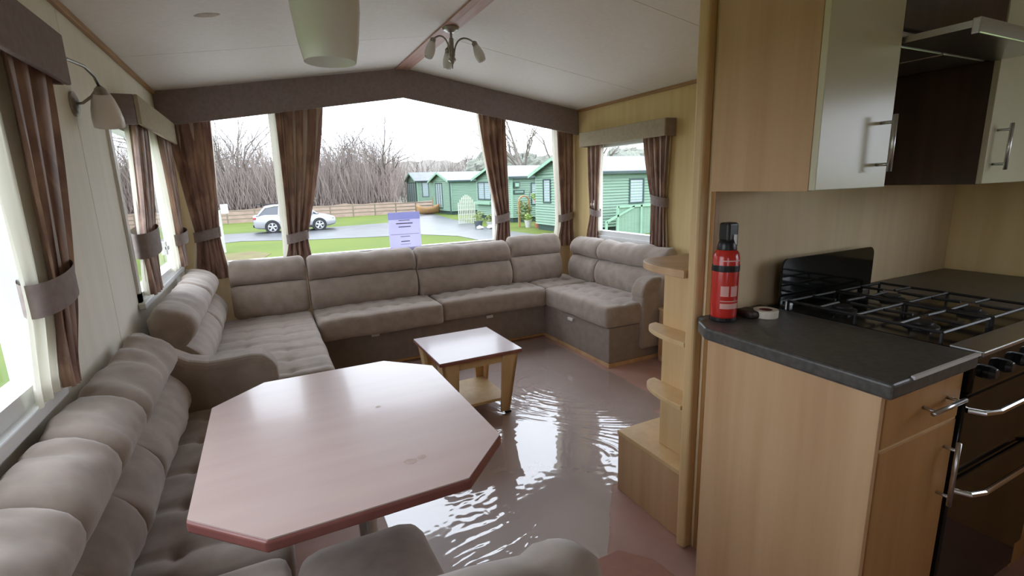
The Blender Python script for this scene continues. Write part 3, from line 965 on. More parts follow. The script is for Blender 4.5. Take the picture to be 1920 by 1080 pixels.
ck = thing('cooker', 'black freestanding gas cooker with raised glass lid and two oven doors', 'cooker', (1.872, .85, 0))
B(1.577, 2.167, .585, 1.13, .02, .895).build('body', MT['hob'], ck, bevel=.004)
B(1.575, 2.169, .545, 1.135, .893, .908).build('hob_plate', MT['hob'], ck, bevel=.004)
B(1.577, 2.167, .527, .60, .900, .9135).build('front_ledge', MT['steel'], ck, bevel=.003)
cp = B(1.58, 2.165, .54, .586, .795, .893).build('control_panel', MT['black_glass'], ck, bevel=.004)
for i in range(6):
    x = 1.64 + i * .093
    k = MB().lathe([(.018, 0), (.018, .012), (.014, .022), (.012, .024)], (x, .54, .845), 16, (0, -1, 0))
    k.build('knob', MT['black'], cp)
for z0, z1, hz in ((.545, .79, .742), (.13, .537, .505)):
    dd = B(1.58, 2.165, .548, .586, z0, z1).build('oven_door', MT['black_glass'], ck, bevel=.005)
    h = MB().tube([(1.60, .548, hz), (1.615, .518, hz), (1.66, .505, hz), (2.085, .505, hz), (2.13, .518, hz), (2.145, .548, hz)], .0075, 10)
    h.build('handle', MT['chrome'], dd)
B(1.58, 2.165, .56, .588, .03, .125).build('storage_drawer', MT['black_glass'], ck, bevel=.004)
# rounded glass lid standing up at the back
lp = []
x0, x1, z0, z1, r = 1.60, 2.15, .915, 1.078, .03
for cx, cz, a0 in ((x1 - r, z1 - r, 0), (x0 + r, z1 - r, PI / 2)):
    for i in range(7):
        a = a0 + PI / 2 * i / 6
        lp.append((cx + r * math.cos(a), cz + r * math.sin(a)))
lp += [(x0, z0), (x1, z0)]
MB().prism(lp, 'y', 1.098, 1.106).build('glass_lid', MT['black_glass'], ck)
B(1.62, 1.66, 1.092, 1.112, .905, .925).build('hinge', MT['steel'], ck)
B(2.09, 2.13, 1.092, 1.112, .905, .925).build('hinge', MT['steel'], ck)
for bx in (1.725, 2.02):
    for by in (.73, .96):
        bu = MB().lathe([(.045, 0), (.045, .006), (.03, .012), (.03, .018), (.0, .019)], (bx, by, .907), 20)
        bu.build('burner', MT['iron'], ck)
for gx in (1.595, 1.885):
    g = MB()
    y0, y1, xa, xb = .625, 1.065, gx, gx + .265
    zz = .936
    rr = .0048
    for p, q in (((xa, y0), (xb, y0)), ((xa, y1), (xb, y1)), ((xa, y0), (xa, y1)), ((xb, y0), (xb, y1)), ((xa, (y0 + y1) / 2), (xb, (y0 + y1) / 2))):
        g.tube([(p[0], p[1], zz), (q[0], q[1], zz)], rr, 6)
    xm = (xa + xb) / 2
    for by in (.73, .96):
        for dx, dy in ((1, 0), (-1, 0), (0, 1), (0, -1)):
            g.tube([(xm + dx * .025, by + dy * .025, zz + .002), (xm + dx * (.13 if dx else 0), by + dy * .105, zz)], rr, 6)
    for px_ in (xa, xb):
        for py_ in (y0, (y0 + y1) / 2, y1):
            g.tube([(px_, py_, .907), (px_, py_, zz)], rr, 6)
    g.build('pan_support', MT['iron'], ck, smooth=False)

# wall cabinets and hood
def zc(x):
    return zroof(x) - .01
uc = thing('wall_cabinet', 'oak wall cabinet with cream gloss door left of the cooker hood', 'cabinet', (1.44, 1.0, 1.32))
MB().prism([(1.296, 1.322), (1.60, 1.322), (1.60, zc(1.60)), (1.296, zc(1.6))], 'y', .832, 1.157).build('body', MT['oak'], uc)
B(1.28, 1.2965, .830, 1.145, 1.320, zc(1.6)).build('side_panel', MT['oak'], uc, bevel=.001)
d = B(1.282, 1.600, .812, .830, 1.322, 2.20).build('door', MT['cream_gloss'], uc, bevel=.002)
bar_handle(d, (1.545, .812, 1.365), (1.545, .812, 1.515), (0, -1, 0), .035)
uh = thing('wall_cabinet', 'dark brown cupboard above the cooker hood', 'cabinet', (1.89, 1.0, 1.74))
B(1.602, 2.178, .832, 1.157, 1.742, zc(2.178)).build('body', MT['wenge'], uh)
B(1.604, 2.176, .814, .832, 1.745, zc(2.178)).build('door', MT['wenge'], uh, bevel=.002)
ur = thing('wall_cabinet', 'dark sided wall cabinet with cream gloss door right of the cooker hood', 'cabinet', (2.5, 1.0, 1.32))
B(2.196, 2.82, .832, 1.157, 1.318, zc(2.82)).build('body', MT['oak'], ur)
B(2.180, 2.1965, .830, 1.157, 1.314, zc(2.82)).build('side_panel', MT['wenge'], ur, label='dark brown side panel')
d = B(2.182, 2.50, .812, .830, 1.316, zc(2.82)).build('door', MT['cream_gloss'], ur, bevel=.002)
bar_handle(d, (2.235, .812, 1.36), (2.235, .812, 1.51), (0, -1, 0), .035)
B(2.503, 2.82, .812, .830, 1.316, zc(2.82)).build('door', MT['cream_gloss'], ur, bevel=.002)
hd = thing('cooker_hood', 'slim pull-out steel cooker hood above the hob', 'cooker hood', (1.89, .9, 1.70))
B(1.606, 2.174, .83, 1.15, 1.712, 1.741).build('body', MT['steel'], hd)
B(1.612, 2.168, .665, .829, 1.705, 1.722).build('visor', MT['steel'], hd)
B(1.606, 2.174, .648, .666, 1.688, 1.726).build('front_bar', MT['steel'], hd, bevel=.003)
for k in range(2):
    B(1.63 + k * .27, 1.885 + k * .27, .845, 1.12, 1.706, 1.713).build('grease_filter', MT['steel'], hd, bevel=.002)

# fire extinguisher
fe = thing('fire_extinguisher', 'red fire extinguisher with black head on the worktop corner by the post', 'fire extinguisher', (1.297, 1.085, .91))
c0 = (1.297, 1.085, .91)
MB().lathe([(.038, .002), (.041, .004), (.041, .014)], c0, 28).build('base_ring', MT['black'], fe, smooth=False)
MB().lathe([(.0395, .012), (.0405, .02), (.0405, .205), (.037, .22), (.028, .232), (.016, .238)], c0, 32).build('cylinder', MT['red'], fe, smooth=True)
MB().lathe([(.0412, .163), (.0418, .165), (.0418, .181), (.0412, .183)], c0, 32).build('strap', MT['black'], fe)
hm = MB()
hm.lathe([(.028, .222), (.03, .232), (.027, .25), (.022, .262)], c0, 24)
hm.build('collar', MT['black'], fe, smooth=True)
hm = MB()
hm.box(c0[0] - .02, c0[0] + .026, c0[1] - .02, c0[1] + .02, c0[2] + .255, c0[2] + .315)
hm.box(c0[0] + .022, c0[0] + .034, c0[1] - .014, c0[1] + .014, c0[2] + .235, c0[2] + .312)
hm.build('head', MT['black'], fe, bevel=.008, bseg=3)
B(c0[0] + .004, c0[0] + .012, c0[1] - .026, c0[1] - .019, c0[2] + .247, c0[2] + .278).build('safety_pin', MT['white_plastic'], fe)
def curve_patch(mb, ang0, ang1, z0, z1, rr=.0411):
    n = 8
    mb.grid(lambda s, v: (c0[0] + rr * math.sin(ang0 + (ang1 - ang0) * s), c0[1] - rr * math.cos(ang0 + (ang1 - ang0) * s), c0[2] + z0 + (z1 - z0) * v), n, 1)
for pa in ((-1.15, -.55, .085, .118), (-.4, .2, .085, .118), (-1.15, .35, .045, .062), (-1.15, .35, .196, .2), (-1.15, .35, .068, .071)):
    lb = MB()
    curve_patch(lb, *pa)
    lb.build('label_print', MT['label'], fe, label='pale pink printed box on the label')

# tape roll and dark wallet
tr = thing('tape_roll', 'roll of cream tape with maroon core lying on the worktop', 'tape', (1.437, 1.035, .91))
c1 = (1.437, 1.035, .9105)
MB().lathe([(.021, 0), (.037, 0), (.038, .002), (.038, .023), (.037, .025), (.021, .025), (.021, 0)], c1, 32, cap=False).build('tape', MT['tape'], tr, smooth=False)
MB().lathe([(.018, .001), (.0209, .001), (.0209, .024), (.018, .024), (.018, .001)], c1, 28, cap=False).build('core', MT['maroon'], tr)
wa = MB().rbox(1.365, 1.425, 1.03, 1.10, .9105, .935, .009, (6, 6, 3), lambda p, n: n * .003 * nz3(p, 25)).build('pouch', MT['leather'], None, smooth=True, weld=True, loc=(1.395, 1.065, .9105))
tag(wa, 'small dark brown pouch between the extinguisher and the tape roll', 'pouch')

# brown mat lying at the foot of the units
fm = MB().prism([(.70, .95), (1.14, 1.0), (1.12, 1.18), (1.04, 1.275), (.92, 1.275)], 'z', .004, .010).build('floor_mat', MT['mat'], bevel=.002)
tag(fm, 'plain reddish brown mat on the floor at the foot of the oak base unit', 'mat')

# ================================================================== PLASTIC FILM over the floor
def ridge(x, y, s, seed):
    return 1 - abs(mnoise.noise(Vector((x * s + seed, y * s - seed, seed))))
def film_z(x, y):
    m1 = min(1, max(0, 2.2 * mnoise.noise(Vector((x * 1.5 + 3.1, y * 1.5, 7.3))) + .24))
    m2 = min(1, max(0, 2.5 * mnoise.noise(Vector((x * 2.6, y * 2.6, 31))) + .02))
    wx = x + .10 * mnoise.noise(Vector((x * 3, y * 3, 1)))
    wy = y + .10 * mnoise.noise(Vector((x * 3, y * 3, 5)))
    ang = .9 * mnoise.noise(Vector((x * .9, y * .9, 11))) + .9
    a = wx * math.cos(ang) + wy * math.sin(ang)
    c = -wx * math.sin(ang) + wy * math.cos(ang)
    f1 = ridge(a * 2.6, c * 9, 1.0, 2.0) ** 6
    f2 = ridge(a * 8, c * 3.2, 1.0, 9.0) ** 7
    f3 = ridge(a * 17, c * 24, 1.0, 15.0) ** 3
    f4 = mnoise.noise(Vector((x * 26, y * 38, 3.3)))
    return .0035 + m1 * (.0034 * f1 + .0026 * f2 + .0011 * f3) + m2 * .0011 * f4 + .00016 * mnoise.noise(Vector((x * 38, y * 47, 13.1))) + .0005 * mnoise.noise(Vector((x * 4, y * 4, 21)))
fx0, fx1, fy0, fy1 = .26, 2.14, 1.04, 3.71
nx_, ny_ = 290, 400
g = MB().grid(lambda s, v: (fx0 + (fx1 - fx0) * s, fy0 + (fy1 - fy0) * v, max(.0012, film_z(fx0 + (fx1 - fx0) * s, fy0 + (fy1 - fy0) * v))), nx_, ny_)
# leave out where the plinth box stands
keep = []
for f in g.f:
    cx = sum(g.v[i][0] for i in f) / 4
    cy = sum(g.v[i][1] for i in f) / 4
    if cx > 1.27 and cy < 1.61:
        continue
    if cx > 1.95 and cy < 2.1:
        continue
    ew = .07 * mnoise.noise(Vector((cx * 2.2, cy * 2.2, 40))) + .025 * mnoise.noise(Vector((cx * 9, cy * 9, 44)))
    if cy > 3.69 + .2 * ew or cx > 2.12 + .2 * ew or cx < .30 + .3 * ew or cy < 1.14 + ew or (cy < 1.62 and cx > 1.275 - (1.62 - cy) * .8 + .3 * ew):
        continue
    keep.append(f)
g.f = keep
pf = g.build('plastic_sheet', MT['film'], smooth=True)
tag(pf, 'clear wrinkled plastic protective film lying over the brown floor', 'floor film')

# ================================================================== LIGHTS (switched off)
cl = thing('ceiling_light', 'three-armed nickel ceiling light with glass shades on the ridge strip', 'ceiling light', (XM, 3.06, 2.30))
c2 = (XM, 3.06, 0)
MB().lathe([(.052, 2.305), (.052, 2.297), (.045, 2.285), (.02, 2.272)], c2, 28).build('ceiling_plate', MT['nickel'], cl, smooth=False)
MB().lathe([(.008, 2.28), (.008, 2.245), (.014, 2.24), (.014, 2.16), (.017, 2.135), (.024, 2.122), (.024, 2.115), (.012, 2.105), (.005, 2.09), (.003, 2.068)], c2, 16).build('stem', MT['nickel'], cl, smooth=False)
for k, az in enumerate((200, 335, 80)):
    a = math.radians(az)
    dx, dy = math.cos(a), math.sin(a)
    path = []
    for i in range(13):
        t = i / 12
        path.append((XM + dx * (.014 + .125 * (1 - math.cos(PI * t * .5)) if t else .014), 3.06 + dy * (.014 + .125 * (1 - math.cos(PI * t * .5)) if t else .014), 2.14 + .10 * math.sin(PI * t * .74)))
    ar = MB().tube(path, .0055, 8).build('arm', MT['nickel'], cl, smooth=True)
    e = Vector(path[-1])
    dn = Vector((dx * .42, dy * .42, -1)).normalized()
    MB().lathe([(.008, -.01), (.017, .0), (.017, .022), (.012, .026)], e, 14, dn).build('lamp_holder', MT['nickel'], ar)
    MB().lathe([(.016, .015), (.023, .035), (.029, .06), (.030, .085), (.026, .108), (.023, .115)], e, 20, dn, cap=False).build('glass_shade', MT['frosted'], ar, smooth=True, solid=.002)

pl = thing('pendant_lamp', 'pale shade of a pendant lamp hanging over the dining table', 'pendant lamp', (.195, 1.38, 1.68))
MB().lathe([(.062, 1.673), (.072, 1.72), (.081, 1.79), (.083, 1.85), (.076, 1.93), (.055, 1.995), (.03, 2.02)], (.195, 1.38, 0), 32, cap=False).build('shade', MT['shade'], pl, smooth=True)
MB().tube([(.195, 1.38, 2.01), (.195, 1.38, zroof(.195) - .01)], .004, 8).build('cord', MT['white_plastic'], pl)
MB().lathe([(.032, 2.0), (.034, 2.015), (.02, 2.04), (.006, 2.05)], (.195, 1.38, 0), 20).build('cap', MT['nickel'], pl)
MB().lathe([(.045, zroof(.195) - .03), (.05, zroof(.195) + .005)], (.195, 1.38, 0), 24).build('ceiling_rose', MT['white_plastic'], pl)

wl_ = thing('wall_light', 'swan-neck wall light with white glass shade between the left windows', 'wall light', (XL, 2.42, 1.70))
MB().lathe([(.045, 0), (.045, .008), (.03, .014), (.01, .018)], (XL, 2.44, 1.70), 24, (1, 0, 0)).build('wall_plate', MT['nickel'], wl_)
path = [(XL + .012, 2.44, 1.70), (XL + .03, 2.43, 1.74), (XL + .05, 2.36, 1.80), (XL + .07, 2.26, 1.815), (XL + .085, 2.20, 1.80)]
path = [(XL + .01, 2.16, 1.77), (XL + .03, 2.17, 1.80), (XL + .055, 2.24, 1.815), (XL + .075, 2.34, 1.815), (XL + .085, 2.41, 1.795), (XL + .088, 2.44, 1.765)]
MB().tube(path, .006, 8).build('arm', MT['nickel'], wl_, smooth=True)
e = Vector((XL + .088, 2.44, 1.77))
MB().lathe([(.006, 0), (.018, .012), (.026, .035), (.028, .04)], e, 18, (.0, .35, -1)).build('lamp_holder', MT['nickel'], wl_)
MB().lathe([(.027, .03), (.036, .05), (.045, .085), (.05, .12), (.05, .15)], e, 26, (.0, .35, -1), cap=False).build('glass_shade', MT['opal'], wl_, smooth=True, solid=.003)
MB().tube([(XL + .005, 2.44, 1.70), (XL + .03, 2.44, 1.705), (XL + .06, 2.44, 1.73), (XL + .085, 2.44, 1.765)], .005, 8).build('bracket', MT['nickel'], wl_, smooth=True)

# notice taped to the middle window
nx0, nx1, nz0, nz1, ny = .975, 1.262, .80, 1.148, 4.402
nt_ = thing('notice', 'pale lilac printed notice with blue band stuck in the middle end window', 'notice', (1.115, ny, .8))
B(nx0, nx1, ny, ny + .001, nz0, nz1).build('sheet', MT['paper'], nt_)
B(nx0 + .001, nx1 - .001, ny - .0008, ny - .0002, nz1 - .065, nz1 - .001).build('header_band', MT['paper_blue'], nt_)
tx = MB()
for (za, wa_, h) in ((1.075, .10, .006), (1.048, .15, .009), (1.018, .11, .008), (.952, .26, .003), (.932, .085, .005), (.888, .08, .008), (.862, .09, .003)):
    tx.box(1.118 - wa_ / 2, 1.118 + wa_ / 2, ny - .0012, ny - .0003, za - h / 2, za + h / 2)
tx.build('print_lines', MT['ink'], nt_)

# ================================================================== OUTDOORS
GZ = -1.0
gr = MB()
gn = 40
gr.grid(lambda s, v: (-110 + 260 * s, -60 + 220 * v, GZ), gn, gn)
o = gr.build('ground', MT['grass'])
o['kind'] = 'structure'
near = [(-2.6, 26.9), (-1.1, 27.65), (1.85, 25.9), (4.72, 24.9), (7.0, 24.4), (8.2, 22.3), (8.35, 18.6), (10.5, 13.0), (12.0, 13.0), (11.05, 24.4), (12.0, 31.5), (12.1, 33.7), (13.2, 40.9), (14.0, 47), (12.4, 47), (12.2, 42.8), (7.7, 34.4), (4.4, 33.7), (0.5, 33.2), (-1.9, 33.0), (-6, 32.0), (-6, 28.5)]
rd = MB().prism(near, 'z', GZ + .004, GZ + .02).build('road', MT['road'])
rd['kind'] = 'structure'
o = MB().prism([(-3.1, -12), (8.5, -12), (8.5, 16.5), (-1.25, 16.5), (-3.1, 8.5)], 'z', GZ + .003, GZ + .03).build('bounce_pad', MT['pad'])  # unseen pale pad, added to bounce neutral daylight into the room
o['kind'] = 'structure'
for nm, pts in (('bare_patch', [(-2.0, 20.0), (-.3, 19.4), (.1, 21.2), (-.5, 22.6), (-1.7, 22.4)]), ('bare_patch', [(9.2, 30.5), (11.3, 30.0), (12.4, 31.6), (11.4, 33.0), (10.2, 32.4)])):
    o = MB().prism(pts, 'z', GZ + .002, GZ + .012).build(nm, MT['soil'])
    o['kind'] = 'structure'

# bank of dead bracken in front of the wood, and the low wooded hill behind it
def bank_fn(s, v):
    x = -40 + 130 * s
    y = 45 + 9 * v + .06 * max(0, x)
    z = GZ + .9 * math.sin(PI * min(1, v * 1.0)) ** .8 + .25 * nz3((x, y, 0), .5) * math.sin(PI * v)
    return (x, y, max(z, GZ - .05))
o = MB().grid(bank_fn, 160, 10).build('bracken_bank', MT['bracken'], smooth=True)
o['kind'] = 'structure'
def hill_fn(s, v):
    x = -90 + 260 * s
    y = 78 + 40 * v - .12 * max(0, x - 10)
    h = 6.0 + 1.6 * nz3((x, 0, 0), .05, 3) + 1.0 * nz3((x, y, 0), .22, 7) + .5 * nz3((x, y, 1), .7, 1) + .03 * max(0, x)
    return (x, y, GZ + h * math.sin(PI / 2 * min(1, v * 2.2 + .0)) if v > 0 else GZ)
o = MB().grid(hill_fn, 240, 14).build('distant_wooded_hill', MT['hill'], smooth=True)
o['kind'] = 'structure'

# bare trees: three kinds of branching, each tree a thing of its own
def bare_tree(mbt, mbb, seed, H, spread):
    rnd = random.Random(seed)
    def grow(p, d, l, r, depth):
        n = 3 if depth < 2 else 2
        pts = [p]
        q = p.copy()
        dd = d.copy()
        for i in range(n):
            dd = (dd + Vector((rnd.uniform(-.22, .22), rnd.uniform(-.22, .22), rnd.uniform(-.02, .12)))).normalized()
            q = q + dd * (l / n)
            pts.append(q.copy())
        (mbt if depth == 0 else mbb).tube(pts, [r * (1 - .45 * i / n) for i in range(n + 1)], 5 if depth < 2 else 3, cap=False)
        if depth >= 4:
            return
        k = 4 if depth == 0 else 3
        for c in range(k + (1 if depth == 0 else 0)):
            f = rnd.uniform(.45, 1.0) if c else 1.0
            idx = min(n - 1, int(f * n))
            bp_ = pts[idx] + (pts[idx + 1] - pts[idx]) * (f * n - idx if idx < n else 1)
            az = rnd.uniform(0, 2 * PI)
            tilt = rnd.uniform(.25, .75) * spread
            u, v = cross_frame(dd)
            nd = (dd * math.cos(tilt) + (u * math.cos(az) + v * math.sin(az)) * math.sin(tilt)).normalized()
            nd.z = max(nd.z, -.05)
            grow(bp_, nd, l * rnd.uniform(.5, .72), r * rnd.uniform(.42, .58), depth + 1)
    grow(Vector((0, 0, -.1)), Vector((rnd.uniform(-.06, .06), 0, 1)).normalized(), H * .42, H * .016, 0)
protos = []
for k, (sd, H, sp) in enumerate(((3, 9.5, 1.0), (11, 8.0, .8), (19, 11.0, 1.15))):
    t = thing('bare_tree', 'leafless tree with fine twiggy branches at the edge of the wood', 'tree', (0, 0, GZ), 'leafless trees along the wood edge')
    WL[t.name] = Vector((0, 0, 0))
    a, b2 = MB(), MB()
    bare_tree(a, b2, sd, H, sp)
    a.build('trunk', MT['bark'], t)
    b2.build('branches', MT['bark'], t)
    protos.append(t)
rnd = random.Random(5)
spots = []
for i in range(46):
    x = -16 + i * 1.05 + rnd.uniform(-.5, .5)
    spots.append((x, 56 + rnd.uniform(-2, 9) + .04 * x, rnd.uniform(.85, 1.3)))
# the taller ones that stand clear of the skyline
spots += [(-6.5, 56, 1.5), (-4.6, 55, 1.3), (-2.0, 54, 1.25), (8.5, 55, 1.3), (11.5, 55, 1.2), (26.8, 50, 1.55), (29.5, 55, 1.4), (31.5, 50, 1.45), (34.5, 50, 1.6), (37.5, 52, 1.5)]
spots = [p for p in spots if not (.24 < p[0] / p[1] < .40 and p[1] < 68 and p[2] < 1.35)] + [(18.5, 70, .9), (21, 72, 1.0), (24, 70, .95), (27, 72, 1.1)]
for i, (x, y, s_) in enumerate(spots):
    src = protos[(i * 2 + (i // 3)) % 3]
    t = src if i < 3 and src.location.y == 0 else copy_tree(src)
    if s_ >= 1.35 and x > 20:
        t['label'] = 'tall dark leafless tree rising above the lodge roofs at the right'
        t['group'] = 'tall leafless trees behind the lodges'
    t.location = (x, y, GZ)
    t.rotation_euler = (0, 0, rnd.uniform(0, 6.28))
    t.scale = (s_, s_, s_)
for t in protos:
    if t.location.y == 0:
        t.location = (-20 + rnd.uniform(0, 4), 60, GZ)

# undergrowth: uncountable twigs filling the wood
tw = MB()
rnd = random.Random(21)
for i in range(26000):
    x = rnd.uniform(-26, 44)
    y = 51 + rnd.random() ** 1.3 * 18 + .05 * max(0, x)
    if x / y > .245 and y < 66:
        continue
    h = rnd.uniform(1.4, 7.0) * (1 + .25 * nz3((x, y, 0), .12, 4))
    r = rnd.uniform(.012, .035)
    lx, ly = rnd.gauss(0, .45), rnd.gauss(0, .45)
    z0 = GZ + rnd.uniform(0, 1.6)
    b0, b1 = Vector((x, y, z0)), Vector((x + lx * h * .5, y + ly * h * .5, z0 + h))
    md = (b0 + b1) / 2 + Vector((rnd.gauss(0, .12), rnd.gauss(0, .12), 0)) * h * .4
    vs = []
    for p, rr in ((b0, r), (md, r * .8), (b1, r * .25)):
        for k in range(3):
            a = 2 * PI * k / 3
            vs.append((p.x + rr * math.cos(a), p.y + rr * math.sin(a), p.z))
    tw.add(vs, [(j * 3 + k, j * 3 + (k + 1) % 3, (j + 1) * 3 + (k + 1) % 3, (j + 1) * 3 + k) for j in (0, 1) for k in range(3)])
o = tw.build('undergrowth', MT['twig'])
tag(o, 'dense brown leafless undergrowth filling the wood behind the road', 'undergrowth', kind='stuff')

# evergreens, grey green, behind the lodges
def blob_tree(label, x, y, r, h, seed):
    t = thing('evergreen_tree', label, 'tree', (x, y, GZ), 'grey green evergreens behind the lodges')
    mb = MB()
    def fn(s, v):
        a = 2 * PI * s
        e = PI * v
        d = Vector((math.cos(a) * math.sin(e), math.sin(a) * math.sin(e), -math.cos(e)))
        k = 1 + .28 * mnoise.noise(d * 2.2 + Vector((seed, 0, 0))) + .16 * mnoise.noise(d * 6 + Vector((0, seed, 0))) + .10 * mnoise.noise(d * 15 + Vector((0, 0, seed)))
        return (x + d.x * r * k, y + d.y * r * k, GZ + h * .56 + d.z * h * .46 * k)
    mb.grid(fn, 44, 26)
    mb.build('foliage', MT['evergreen'], t, smooth=False)
    MB().tube([(x, y, GZ - .1), (x, y, GZ + h * .3)], [.25, .2], 8).build('trunk', MT['bark'], t)
ev = 'rounded grey green evergreen standing behind the green lodges'
for i, (x, y, r, h) in enumerate(((27, 60, 3.2, 6.4), (31, 57, 3.4, 5.8), (35, 58, 3.6, 5.6), (40, 56, 3.4, 5.8), (45, 55, 3.8, 6.6), (50, 52, 3.6, 6.8), (44, 44, 3.4, 6.0), (38, 46, 3.2, 5.2), (33, 50, 3.0, 5.2))):
    blob_tree(ev, x, y, r, h, i * 1.7)

# post and rail fence along the wood
fe_ = thing('rail_fence', 'grey wooden post and rail fence along the edge of the wood', 'fence', (4, 46, GZ))
fx = [-12 + i * 1.9 for i in range(15)]
def fy(x):
    return 44.2 + .09 * x
for x in fx:
    B(x - .05, x + .05, fy(x) - .05, fy(x) + .05, GZ - .05, GZ + 1.05).build('post', MT['fence'], fe_)
for i in range(len(fx) - 1):
    for z in (.35, .65, .95):
        a, b_ = fx[i], fx[i + 1]
        mb = MB()
        mb.add([(a, fy(a) - .07, GZ + z - .045), (b_, fy(b_) - .07, GZ + z - .045), (b_, fy(b_) - .07, GZ + z + .045), (a, fy(a) - .07, GZ + z + .045),
                (a, fy(a) - .045, GZ + z - .045), (b_, fy(b_) - .045, GZ + z - .045), (b_, fy(b_) - .045, GZ + z + .045), (a, fy(a) - .045, GZ + z + .045)],
               [(0, 1, 2, 3), (7, 6, 5, 4), (0, 4, 5, 1), (1, 5, 6, 2), (2, 6, 7, 3), (3, 7, 4, 0)])
        mb.build('rail', MT['fence'], fe_)

# ---- lodges
def cladding(mb, axis, plane, sgn, a0, a1, z0, z1, pitch=.13, top=None):
    """lapped boards: a saw-tooth run of boards on one face; top(a) limits height for gables"""
    z = z0
    while z < z1 - 1e-3:
        zt = min(z + pitch, z1)
        A0, A1 = a0, a1
        if top:
            A0, A1 = top(z + pitch * .5)
            if A1 - A0 < .1:
                break
        def P(a, d, zz):
            return (plane + sgn * d, a, zz) if axis == 'x' else (a, plane + sgn * d, zz)
        vs = [P(A0, .05, z), P(A1, .05, z), P(A1, .006, zt), P(A0, .006, zt), P(A0, 0, z), P(A1, 0, z)]
        mb.add(vs, [(0, 1, 2, 3), (4, 5, 1, 0)])
        z = zt

def lodge_window(root, axis, plane, sgn, a0, a1, z0, z1, m='darkframe', bars=0):
    f = .07
    def bx(mb, A0, A1, d0, d1, Z0, Z1):
        p0, p1 = plane + sgn * d0, plane + sgn * d1
        if axis == 'x':
            mb.box(min(p0, p1), max(p0, p1), A0, A1, Z0, Z1)
        else:
            mb.box(A0, A1, min(p0, p1), max(p0, p1), Z0, Z1)
    mb = MB()
    bx(mb, a0 - f, a0, 0, .07, z0 - f, z1 + f)
    bx(mb, a1, a1 + f, 0, .07, z0 - f, z1 + f)
    bx(mb, a0, a1, 0, .07, z0 - f, z0)
    bx(mb, a0, a1, 0, .07, z1, z1 + f)
    for k in range(bars):
        c = a0 + (a1 - a0) * (k + 1) / (bars + 1)
        bx(mb, c - .03, c + .03, 0, .06, z0, z1)
    wd = mb.build('window', MT[m], root)
    mb = MB()
    bx(mb, a0, a1, .0, .035, z0, z1)
    mb.build('pane', MT['net'], wd)

def lodge(label, xg, y0, y1, L, ze=1.80, zr=2.50, over=.22):
    ym = (y0 + y1) / 2
    root = thing('lodge', label, 'lodge', (xg + L / 2, ym, GZ))
    body = MB()
    body.prism([(y0, GZ + .35), (y1, GZ + .35), (y1, ze), (ym, zr), (y0, ze)], 'x', xg, xg + L)
    body.build('wall', MT['clad'], root)
    sk = B(xg + .08, xg + L - .08, y0 + .08, y1 - .08, GZ, GZ + .35).build('skirting', MT['darkframe'], root)
    c = MB()
    k = (zr - ze) / (ym - y0)
    cladding(c, 'x', xg, -1, y0, y1, GZ + .3, ze)
    cladding(c, 'x', xg, -1, y0, y1, ze, zr, top=lambda z: (y0 + (z - ze) / k, y1 - (z - ze) / k))
    cladding(c, 'y', y0, -1, xg, xg + L, GZ + .3, ze)
    c.build('cladding', MT['clad'], root, kind='stuff')
    # roof slopes with overhang
    for (ya, yb) in ((y0 - over, ym), (y1 + over, ym)):
        za = ze - k * over
        r = MB()
        r.prism([(ya, za + .02), (yb, zr + .02), (yb, zr + .09), (ya, za + .09)], 'x', xg - .3, xg + L + .3)
        r.build('roof_slope', MT['tiles'], root)
        # bargeboard
        b_ = MB()
        b_.prism([(ya, za - .10), (yb, zr - .10), (yb, zr + .06), (ya, za + .06)], 'x', xg - .34, xg - .29)
        b_.build('bargeboard', MT['clad_trim'], root)
    B(xg - .3, xg + L + .3, y0 - over - .08, y0 - over, ze - k * over - .05, ze - k * over + .06).build('gutter', MT['darkframe'], root)
    B(xg - .05, xg + .05, y0 - .08, y0 + .04, GZ + .3, ze).build('corner_post', MT['clad_trim'], root)
    return root

L4 = lodge('nearest pale green lodge at right, its long side filling the right wall window', 12.8, 18.5, 22.8, 12)
lodge_window(L4, 'x', 12.8, -1, 21.3, 21.9, .45, 1.5)
lodge_window(L4, 'y', 18.5, -1, 15.4, 16.15, .375, 1.395)
L3 = lodge('pale green lodge with dark sign and big front window, second from the right', 13.9, 27.8, 33.4, 10)
lodge_window(L3, 'x', 13.9, -1, 30.9, 33.0, .42, 1.5, bars=1)
bxm = B(13.62, 13.87, 30.6, 33.3, .05, .25).build('bay_ledge', MT['clad_trim'], L3)
lodge_window(L3, 'y', 27.8, -1, 15.3, 15.75, .1, 1.36)
sg = B(13.98, 14.75, 27.70, 27.768, .76, 1.0).build('name_board', MT['darkframe'], L3)
for k in range(7):
    B(14.08 + k * .085, 14.14 + k * .085, 27.69, 27.702, .83, .93).build('letter', MT['clad_trim'], sg)
B(14.0, 14.38, 27.62, 27.768, 1.15, 1.48).build('lantern', MT['darkframe'], L3)
B(14.06, 14.32, 27.60, 27.63, 1.20, 1.42).build('lantern_glass', MT['clad_trim'], L3)
L2 = lodge('pale green lodge with glazed gable door and downpipe, third from the right', 14.1, 39.5, 44.6, 9)
lodge_window(L2, 'x', 14.1, -1, 41.6, 43.3, -.45, 1.6, bars=2)
MB().tube([(14.0, 39.4, GZ + .2), (14.0, 39.4, 1.7)], .06, 8).build('downpipe', MT['darkframe'], L2)
L1 = lodge('farthest pale green lodge with glazed gable end by the wood', 16.7, 58.5, 63.0, 9, 2.1, 3.05)
lodge_window(L1, 'x', 16.7, -1, 58.9, 62.6, -.6, 1.85, bars=3)
lodge_window(L1, 'y', 58.5, -1, 17.35, 18.05, .25, 1.85)
B(16.2, 17.0, 58.0, 63.2, GZ + .2, GZ + .35).build('deck', MT['upvc'], L1)

